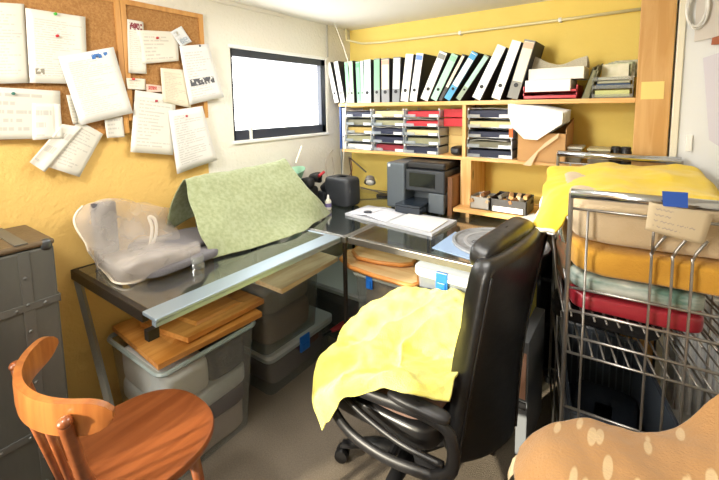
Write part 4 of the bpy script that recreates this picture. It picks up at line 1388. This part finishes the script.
# backrest between four measured corners, near/far and bottom/top
BNn, BFf, TNn, TFf = Vector((1.455, -1.47, .36)), W(510, 428, 'z', .36), Vector((1.530, -1.40, 1.005)), Vector((1.600, -.84, 1.015))
bn = ((BFf-BNn).cross(TNn-BNn)).normalized()
if bn.x < 0:
    bn = -bn


def backP(side):
    def P(u, v):
        uc = u*(1-.13*math.sin(PI*min(1, v*1.05)))
        q = BNn.lerp(BFf, uc).lerp(TNn.lerp(TFf, uc), v)
        y, z = u*2-1, v*2-1
        ed = max(0, 1-abs(y)**6)**(1/6)
        ez = max(0, 1-abs(z)**7)**(1/7)
        m = min(ed, ez)
        th = .050*m
        x = .030*(1-y*y)+side*th*(1.25 if side < 0 else .6)
        if side < 0:
            x -= .010*abs(math.sin(v*PI*3.0))*m
        # rounded corners
        c = max(0, abs(y)-.8)/.2
        q = q+Vector((0, 0, -1))*z*.045*c*c*(1 if z > 0 else .8)
        return q+bn*x
    return P


b = MB()
b.grid(backP(-1), 48, 56)
b.grid(backP(1), 48, 56)
bmesh.ops.remove_doubles(b.bm, verts=b.bm.verts, dist=.0012)
b.build('backrest', LEATHER, t, smooth=True)
axu = (TFf-TNn).normalized()
Rb = Matrix((bn, axu, bn.cross(axu))).transposed()
hc = TNn.lerp(TFf, .52)+Vector((0, 0, -.03))-bn*.055
MB().sq(hc, (.11, .46, .13), .7, .4, rot=Rb, amp=.008, freq=10).build('headrest', LEATHER, t, smooth=True)
for u_ in (.05, .95):
    MB().tube([backP(1)(u_, .04+i*.92/30)+bn*.003 for i in range(31)], .005, 6).build('piping', LEATHER, t, smooth=True)
b = MB().tube(bez([sc_+Vector((.10, .06, .40)), sc_+Vector((.30, .07, .385)), Vector((1.56, -1.26, .44)), Vector((1.575, -1.24, .50))], 6), .028, 10, flat=.5)
b.build('back_bracket', BLACKP, t, smooth=True)
for sg in (-1, 1):
    y = sc_.y+(-.275 if sg < 0 else .250)
    loop = bez([(1.47, y, .425), (1.30, y, .395), (1.16, y, .415), (1.085, y, .49), (1.13, y, .565), (1.30, y, .590), (1.45, y, .605), (1.52, y, .58), (1.525, y, .48), (1.47, y, .425)], 6)[:-1]
    ar = MB().tube(loop, .013, 10, closed=True, flat=1.5).build('armrest', BLACKP, t, smooth=True)
    MB().sq((1.42, y, .626), (.20, .050, .028), .6).build('arm_pad', mat('arm_pad', '#232325', .45), ar, smooth=True)
    MB().tube(bez([(1.12, y, .55), (1.22, y, .505), (1.36, y, .475), (1.50, y, .48)], 5), .010, 8).build('arm_rib', BLACKP, ar, smooth=True)
    MB().tube([(1.32, y-sg*.01, .40), (1.30, y-sg*.2, .400)], .014, 8).build('arm_bracket', BLACKP, t)
o = MB().sq((sc_.x+.01, sc_.y-.01, .540), (.46, .46, .05), .5, .4).build('seat_cushion', mat('mauve_cushion', '#7b6259', .9, bump=.2), None, smooth=True)
tag(o, 'brownish round-edged cushion between seat and yellow towel', 'cushion')
tw = mat('yellow_towel', '#dcd35c', .95, col2='#e6df7a', scale=14, bump=.5, bscale=220, sheen=.3)
Z = lambda px, py, z: W(px, py, 'z', z)
rows = [
    [Z(394, 290, .67), Z(418, 287, .685), Z(448, 290, .695), Z(478, 299, .70)],
    [Z(366, 307, .64), Z(400, 308, .665), Z(438, 310, .69), Z(472, 318, .70)],
    [Z(340, 333, .60), Z(378, 340, .60), Z(422, 340, .605), Z(468, 345, .62)],
    [Z(322, 362, .60), Z(362, 362, .595), Z(410, 362, .60), Z(462, 366, .63)],
    [Z(311, 402, .50), Z(340, 383, .63), Z(385, 378, .665), Z(456, 376, .655)],
    [Z(322, 434, .42), Z(347, 402, .60), Z(384, 391, .665), Z(449, 399, .655)],
]
Pt = net(rows, .026, 8, 4, .008)


def towelP(u, v):
    q = Pt(u, v)
    m = min(1, 4*min(v, 1-v))*min(1, 5*min(u, 1-u))
    w_ = noise.noise(Vector((u*1.6+v*2.2, v*1.4-u*2.0, 3.3)))
    q.z += .016*m*(1-abs(math.sin((u*2.2+v*1.6+w_*1.6)*PI)))**2-.004*m
    return q


o = MB().grid(towelP, 110, 110).build('towel', tw, None, smooth=True, solid=.006, off=1)
tag(o, 'crumpled yellow towel spread over the office chair seat', 'towel')

# ------------------------------------------------------------ wire cart
FL, FR, BR, BL = Vector((1.735, -1.13, 0)), Vector((2.24, -1.10, 0)), Vector((1.99, -.38, 0)), Vector((1.575, -.36, 0))
BR = Vector((2.06, -.40, 0))
ZF, ZBk = 1.205, 1.245
t = thing('wire_cart', 'chrome wire basket cart piled with cloth at the right', 'cart', (1.9, -.75, 0))


def up_(p, z):
    return Vector((p.x, p.y, z))


MB().tube([up_(FL, ZF), up_(FR, ZF+.002)], .0165, 16).build('handle_bar', CHROME, t, smooth=True)
MB().tube([up_(BL, ZBk), up_(BR, ZBk)], .0165, 16).build('handle_bar', CHROME, t, smooth=True)
for p, z in ((FL, ZF), (FR, ZF), (BR, ZBk), (BL, ZBk)):
    MB().tube([up_(p, .03), up_(p, z)], .0075, 8).build('corner_post', WIRE, t)
    MB().lathe([(.02, 0), (.02, .03), (.008, .032)], (p.x, p.y, .0), 12).build('foot', BLACKP, t)


def panel(a, b_, zs, us, z0, z1, r=.0042):
    m_ = MB()
    for z in zs:
        m_.tube([up_(a, z), up_(b_, z)], r*1.1, 6)
    for u in us:
        q = a.lerp(b_, u)
        m_.tube([up_(q, z0), up_(q, z1)], r, 6)
    return m_


zsF = [1.155, .885, .805, .715, .655, .455, .25, .08]
b = panel(FL, FR, zsF, [.065*0+.10], .08, 1.155)
for u in (.44, .54, .63, .9):
    q = FL.lerp(FR, u)
    b.tube(bez([up_(q, .08), up_(q, .95), up_(q, 1.04)+Vector((0, .004, 0)), up_(q, 1.10)+Vector((.03, .012, 0))], 4), .0042, 6)
q = FL.lerp(FR, .44)
b.tube([up_(q, 1.04), up_(q, 1.155)], .0042, 6)
b.build('front_panel', WIRE, t, smooth=True)
panel(BL, BR, [1.20, .885, .70, .455, .08], [.12*i for i in range(1, 8)], .08, 1.20).build('rear_panel', WIRE, t, smooth=True)
panel(FL, BL, [1.10, .885, .70, .455, .08], [.5], .08, .885).build('side_panel', WIRE, t, smooth=True)
panel(FR, BR, [1.10, .885, .70, .455, .08], [.5], .08, .885).build('side_panel', WIRE, t, smooth=True)
for z in (.785, .655, .08):
    b = MB()
    for i in range(15):
        u = (i+.5)/15
        b.tube([up_(FL.lerp(FR, u), z), up_(BL.lerp(BR, u), z)], .0035, 6)
    b.tube([up_(FL, z), up_(BL, z)], .005, 6).tube([up_(FR, z), up_(BR, z)], .005, 6)
    b.build('wire_shelf', WIRE, t, smooth=True)
b = MB().tube([W(553, 235, 'y', -.95), W(556, 275, 'y', -.95), W(566, 320, 'y', -1.10)], .0055, 8)
b.build('brace', WIRE, t, smooth=True)


def pile(z0, z1, col, lab, seed, col2=None, ov=.0, amp=.014, name='folded_cloth', sheen=.3, inset=.02, front=0, ir=.02):
    def P(u, v):
        th = 2*PI*u
        ph = -PI/2+PI*min(max(v, .002), .998)
        pw = lambda a, q: math.copysign(abs(a)**q, a)
        x = pw(math.cos(ph), .22)*pw(math.cos(th), .22)
        y = pw(math.cos(ph), .22)*pw(math.sin(th), .22)
        z = pw(math.sin(ph), .30)
        uu, vv = (x+1)/2, (y+1)/2
        a = FL.lerp(FR, inset+uu*(1-inset-ir)-ov*(1-uu))
        c = BL.lerp(BR, inset+uu*(1-inset-ir)-ov*(1-uu))
        q = a.lerp(c, .035-front+vv*(.93+front))
        q.z = z0+(z1-z0)*(z+1)/2
        nn = noise.noise(q*Vector((1, 1, 1)).x*7+Vector((seed, seed, 0)))
        q.z += nn*amp*(1 if z > 0 else .5)
        q.y += (noise.noise(q*12+Vector((0, seed*3, 0)))*.6+.5*noise.noise(Vector((q.x*5, q.z*38, seed))))*amp*1.1
        return q
    b = MB().grid(P, 80, 30, wrapu=True)
    bmesh.ops.remove_doubles(b.bm, verts=b.bm.verts, dist=1e-5)
    o = b.build(name, mat('cl'+col, col, .92, col2=col2, scale=10, bump=.3, bscale=180, sheen=sheen), None, smooth=True)
    return tag(o, lab, 'cloth')


redbag = mat('clred', '#b3202b', .3)
o = pile(.795, .862, '#b5222d', 'red plastic-wrapped packet on the cart under the green one', 11, amp=.005, name='wrapped_packet', sheen=0, ir=.24)
o.data.materials[0] = mat('red_wrap', '#9c2633', .3, spec=.6)
o['category'] = 'packet'
o = pile(.865, .925, '#8b9a90', 'green and white plastic packet on the red one in the cart', 12, amp=.005, name='wrapped_packet', sheen=0, ir=.24)
o.data.materials[0] = mat('green_wrap', '#5f7d72', .25, col2='#c9cfc8', scale=9, stretch=(1, 1, 3))
o['category'] = 'packet'
pile(.925, 1.035, '#cf9a34', 'mustard yellow folded cloth in the middle of the cart pile', 13, col2='#c28c2a', amp=.022)
pile(1.030, 1.180, '#cdb795', 'beige folded cloth just beneath the cart handle', 14, amp=.010, col2='#c4ac88')
ys = mat('yellow_sheet', '#e9c92f', .9, bump=.2, bscale=200, sheen=.2)
Y = lambda px, py, y: W(px, py, 'y', y)
rows = [
    [Y(546, 196, -.42), Y(549, 182, -.42), Y(553, 166, -.41), Y(600, 163.5, -.42), Y(650, 164, -.42), Y(690, 167, -.42), Y(705, 178, -.45)],
    [Y(541, 208, -.60), Y(545, 194, -.60), Y(551, 178, -.60), Y(600, 172, -.60), Y(650, 172, -.60), Y(700, 176, -.60), Y(718, 188, -.60)],
    [Y(534, 220, -.78), Y(539, 206, -.78), Y(552, 190, -.78), Y(602, 183, -.80), Y(655, 184, -.80), Y(712, 190, -.80), Y(735, 205, -.80)],
    [Y(533, 229, -.90), Y(548, 214, -.92), Y(566, 202, -.95), Y(606, 194, -.98), Y(660, 198, -.98), Y(722, 208, -.98), Y(760, 225, -.98)],
    [Y(556, 236, -1.00), Y(562, 224, -1.03), Y(572, 212, -1.05), Y(610, 204, -1.06), Y(664, 208, -1.06), Y(728, 218, -1.06), Y(765, 235, -1.06)],
]
Ps = net(rows, .022, 7, 9, .005)
o = MB().grid(Ps, 90, 70).build('bed_sheet', ys, None, smooth=True, solid=.005, off=1)
MB().tube([Ps(0, i/30)+Vector((0, 0, .003)) for i in range(31)], .008, 8).build('hem', mat('sheet_hem', '#f1ecd0', .9), o, smooth=True)
tag(o, 'bright yellow sheet draped over the top of the cart pile', 'cloth')
# patterned hem on left below the sheet
rows = [[Y(545, 232, -.86), Y(556, 240, -.93), Y(568, 245, -1.02)], [Y(552, 250, -.88), Y(560, 262, -.95), Y(570, 268, -1.03)], [Y(558, 268, -.9), Y(564, 280, -.97), Y(571, 284, -1.03)]]
o = MB().grid(net(rows, .01, 14, 2), 16, 16).build('scarf', mat('floral', '#77765e', .9, col2='#a9714f', scale=30), None, smooth=True, solid=.003)
tag(o, 'patterned green-brown scarf hanging at the left of the cart pile', 'scarf')
# card with handwriting and blue tape
q = [Y(649, 202, -1.155), Y(714, 214, -1.152), Y(703, 244, -1.15), Y(645, 229, -1.152)]


def P(u, v):
    r_ = q[0].lerp(q[1], u).lerp(q[3].lerp(q[2], u), v)
    r_.y -= .006*math.sin(v*2)+.004*math.sin(u*3)
    return r_


o = MB().grid(P, 8, 8).build('handwritten_card', paper_mat('card_script', 5, 77, '#dcc9a6', None, ink='#8a7f86', dens=.55, hand=True), None, smooth=True, solid=.0012)
tag(o, 'cream card with faint handwriting hanging from the cart handle', 'card')
q2 = [Y(662, 191, -1.165), Y(688, 192.5, -1.165), Y(688, 208, -1.168), Y(663, 206, -1.168)]
o = MB().prism(q2, (0, -.0012, 0)).build('blue_tape', mat('blue_tape', '#1f4ea8', .5), None)
tag(o, 'short strip of blue tape holding the card to the handle', 'tape')

# lower dark drawers inside and beside the cart
dk = mat('dark_drawer', '#59616c', .3, spec=.6)
t = thing('drawer_crate', 'dark plastic crate with ribbed sides on the bottom shelf of the cart', 'crate', (1.83, -.72, .09))
a = [FL.lerp(FR, .06).lerp(BL.lerp(BR, .06), .06), FL.lerp(FR, .72).lerp(BL.lerp(BR, .72), .06), FL.lerp(FR, .72).lerp(BL.lerp(BR, .72), .9), FL.lerp(FR, .06).lerp(BL.lerp(BR, .06), .9)]
b = MB()
for i in range(4):
    p_, r_ = up_(a[i], .09), up_(a[(i+1) % 4], .09)
    inn = (sum(a, Vector())/4)
    dirn = ((inn-(p_+r_)/2)); dirn.z = 0; dirn.normalize()
    b.prism([p_, r_, r_+Vector((0, 0, .32)), p_+Vector((0, 0, .32))], dirn*.008)
b.prism([up_(p_, .088) for p_ in a], (0, 0, .006))
b.build('crate_body', dk, t)
b = MB()
for i in range(4):
    b.tube([up_(a[i], .41), up_(a[(i+1) % 4], .41)], .008, 6)
b.build('rim', mat('crate_rim', '#3c434e', .35), t)
b = MB()
for i in range(12):
    q_ = a[3].lerp(a[2], (i+.5)/12)
    b.box((q_.x, q_.y-.014, .25), (.006, .006, .30))
b.build('rib', mat('crate_rib', '#8e979f', .35, .6), t)
o = lump((1.84, -.74, .16), (.24, .40, .10), '#27303d', 'dark blue cloth lying inside the ribbed crate', seed=22, amp=.006)
o = lump((1.83, -.70, .735), (.36, .5, .06), '#191718', 'black cloth on the middle wire shelf of the cart', seed=23, amp=.004)
o.location.z = .665
pk = [Y(519, 340, -.93), Y(528, 343, -.93), Y(529, 412, -.93), Y(518, 408, -.93)]
x0_ = pk[0].x
t = thing('file_box', 'narrow box with pinkish label between black chair and cart', 'box', (x0_, -.8, 0))
MB().ext((x0_-.004, -.93, .001), (x0_+.040, -.60, pk[0].z), bev=.003).build('box_body', mat('pale_grey_box', '#777b80', .4), t)
MB().ext((x0_+.004, -.934, pk[3].z+.05), (x0_+.032, -.9305, pk[0].z-.05)).build('label', mat('peach_label', '#d9a78c', .6), t)
MB().ext((x0_+.002, -.937, pk[3].z+.005), (x0_+.034, -.9305, pk[3].z+.035)).build('handle', BLACKP, t)

# black cabinet against the wall behind the cart
t = thing('low_cabinet', 'low black open cabinet against the wall behind the cart', 'cabinet', (1.68, -.17, 0))
b = MB().ext((1.49, -.325, .001), (1.51, -.02, .80), bev=.002).ext((1.85, -.325, .001), (1.87, -.02, .80), bev=.002).ext((1.51, -.04, .001), (1.85, -.02, .80))
b.build('cabinet_body', mat('black_laminate', '#1b1b1d', .5), t)
for z in (.03, .29, .54, .78):
    MB().ext((1.511, -.322, z), (1.849, -.041, z+.019), bev=.001).build('shelf_board', mat('black_laminate', '#1b1b1d', .5), t)
o = MB().ext((1.52, -.31, .801), (1.80, -.06, .83), bev=.003).build('paper_stack', mat('paper_cool', '#e3e6ee', .8), None)
tag(o, 'pale stack of papers on the low black cabinet behind the cart', 'paper stack')

# radiator on the alcove wall
rad = mat('radiator_white', '#dfe2e6', .35)
t = thing('radiator', 'white ribbed radiator on the wall right of the cart', 'radiator', (2.4, -.40, .12))
MB().ext((2.09, -.40, .10), (2.85, -.372, .66), bev=.006).build('panel', rad, t)
b = MB()
for i in range(25):
    b.tube([(2.105+.03*i, -.402, .115), (2.105+.03*i, -.402, .645)], .009, 8)
b.build('rib', rad, t, smooth=True)
for x in (2.2, 2.7):
    MB().ext((x, -.373, .2), (x+.03, -.34, .5)).build('bracket', WHITEP, t)
# papers and cable at the top right
q = Y(641.5, 82, -.332); q1 = Y(663.5, 99, -.332)
o = MB().ext((q.x, -.3335, q1.z), (q1.x, -.3305, q.z)).build('sticky_note', mat('postit', '#e6cf7e', .8), None)
tag(o, 'pale yellow sticky note on the pine post', 'sticky note')
o = MB().prism([Y(697, -8, -.352), Y(740, -14, -.352), Y(735, 32, -.352), Y(694, 42, -.352)], (0, -.002, 0)).build('wall_paper_sheet', mat('grey_sheet', '#d3ccc4', .8), None)
tag(o, 'greyish sheet on the white wall at the top right', 'paper')
o = MB().prism([Y(712, 38, -.354), Y(725, 34, -.354), Y(725, 44, -.354), Y(711, 45, -.354)], (0, -.008, 0)).build('wooden_peg', mat('peg_red', '#a86040', .6), None)
tag(o, 'reddish wooden peg below the greyish sheet', 'peg')
o = MB().prism([Y(703, 58, -.352), Y(740, 46, -.352), Y(740, 160, -.352), Y(709, 140, -.352)], (0, -.002, 0)).build('wall_paper_sheet', mat('lilac_sheet', '#d6d2dc', .8), None)
tag(o, 'large pale lilac sheet hanging at the right image edge', 'paper')
cp = []
for i in range(60):
    a = i*.42
    cc = Y(697, 9, -.362)
    cp.append(cc+Vector((.032*math.cos(a)+.004*math.sin(a*.21), -.012*abs(math.sin(i*.7)), .075*math.sin(a)+.008*math.cos(a*.3))))
o = MB().tube(bez(cp, 2), .004, 6).build('coiled_cable', mat('cable_white', '#dcdad4', .4), None, smooth=True)
tag(o, 'coil of white cable hanging on the wall beside the post', 'cable')
o = MB().box(Y(689, 143, -.346), (.022, .010, .07), bev=.002).build('wall_switch', WHITEP, None)
tag(o, 'slim white switch on the wall right of the post', 'switch')

# ------------------------------------------------------------ foreground armchair with blanket
t = thing('armchair', 'upholstered armchair hidden beneath the tan spotted blanket', 'armchair', (2.15, -1.75, 0))
MB().sq((2.16, -1.78, .34), (.66, .62, .46), .3, .3).build('seat', mat('armchair_fabric', '#a9865c', .9), t, smooth=True)
for x in (1.93, 2.38):
    for y in (-2.0, -1.56):
        MB().lathe([(.018, 0), (.022, .12)], (x, y, 0.001), 12).build('leg', wood('bentwood', '#a9561d', '#c4702b', 'y'), t)
bm_ = mat('tan_blanket', '#bd8f5c', .95, bump=.3, bscale=150, sheen=.3)
N, L = bm_.node_tree.nodes, bm_.node_tree.links
vo = N.new('ShaderNodeTexVoronoi'); vo.inputs['Scale'].default_value = 10
mp_ = N.new('ShaderNodeMapping'); mp_.inputs['Scale'].default_value = (2.9, .8, 1)
mp_.inputs['Rotation'].default_value = (0, 0, .5)
tc_ = [n for n in N if n.type == 'TEX_COORD'][0]
L.new(tc_.outputs['Object'], mp_.inputs[0]); L.new(mp_.outputs[0], vo.inputs['Vector'])
rp_ = N.new('ShaderNodeValToRGB')
rp_.color_ramp.elements[0].position = .27; rp_.color_ramp.elements[0].color = S('#dabd90')
rp_.color_ramp.elements[1].position = .33; rp_.color_ramp.elements[1].color = S('#bd8f5c')
L.new(vo.outputs['Distance'], rp_.inputs[0])
L.new(rp_.outputs[0], N['Principled BSDF'].inputs['Base Color'])
rows = [
    [Z(520, 448, .56), Z(548, 425, .615), Z(580, 419, .62), Z(612, 424, .62), Z(645, 432, .61), Z(680, 424, .63), Z(719, 392, .73), Z(770, 372, .80)],
    [Z(514, 470, .56), Z(545, 450, .63), Z(585, 440, .64), Z(620, 446, .635), Z(660, 448, .63), Z(700, 440, .65), Z(740, 420, .70), Z(790, 400, .72)],
    [Z(520, 495, .56), Z(560, 485, .63), Z(600, 480, .64), Z(640, 484, .64), Z(680, 482, .64), Z(720, 478, .66), Z(770, 465, .69), Z(820, 450, .7)],
    [Z(560, 600, .56), Z(600, 590, .60), Z(660, 570, .62), Z(700, 565, .63), Z(740, 560, .63), Z(800, 550, .65), Z(860, 540, .66), Z(900, 530, .68)],
]
Pn = net(rows, .008, 9, 6, .003)
o = MB().grid(Pn, 80, 50).build('blanket', bm_, None, smooth=True, solid=.006, off=1)
tag(o, 'tan blanket with cream spots over the armchair in the bottom right corner', 'blanket')
b = MB()
for i in range(26):
    e_ = Pn(0, .15+.25*i/26)
    b.tube([e_, e_+Vector((-.008, -.006, -.012)), e_+Vector((-.010+.003*math.sin(i*3), -.008, -.026))], .0016, 5)
b.build('fringe', mat('fringe_cream', '#dcc9a3', .9), o, smooth=True)
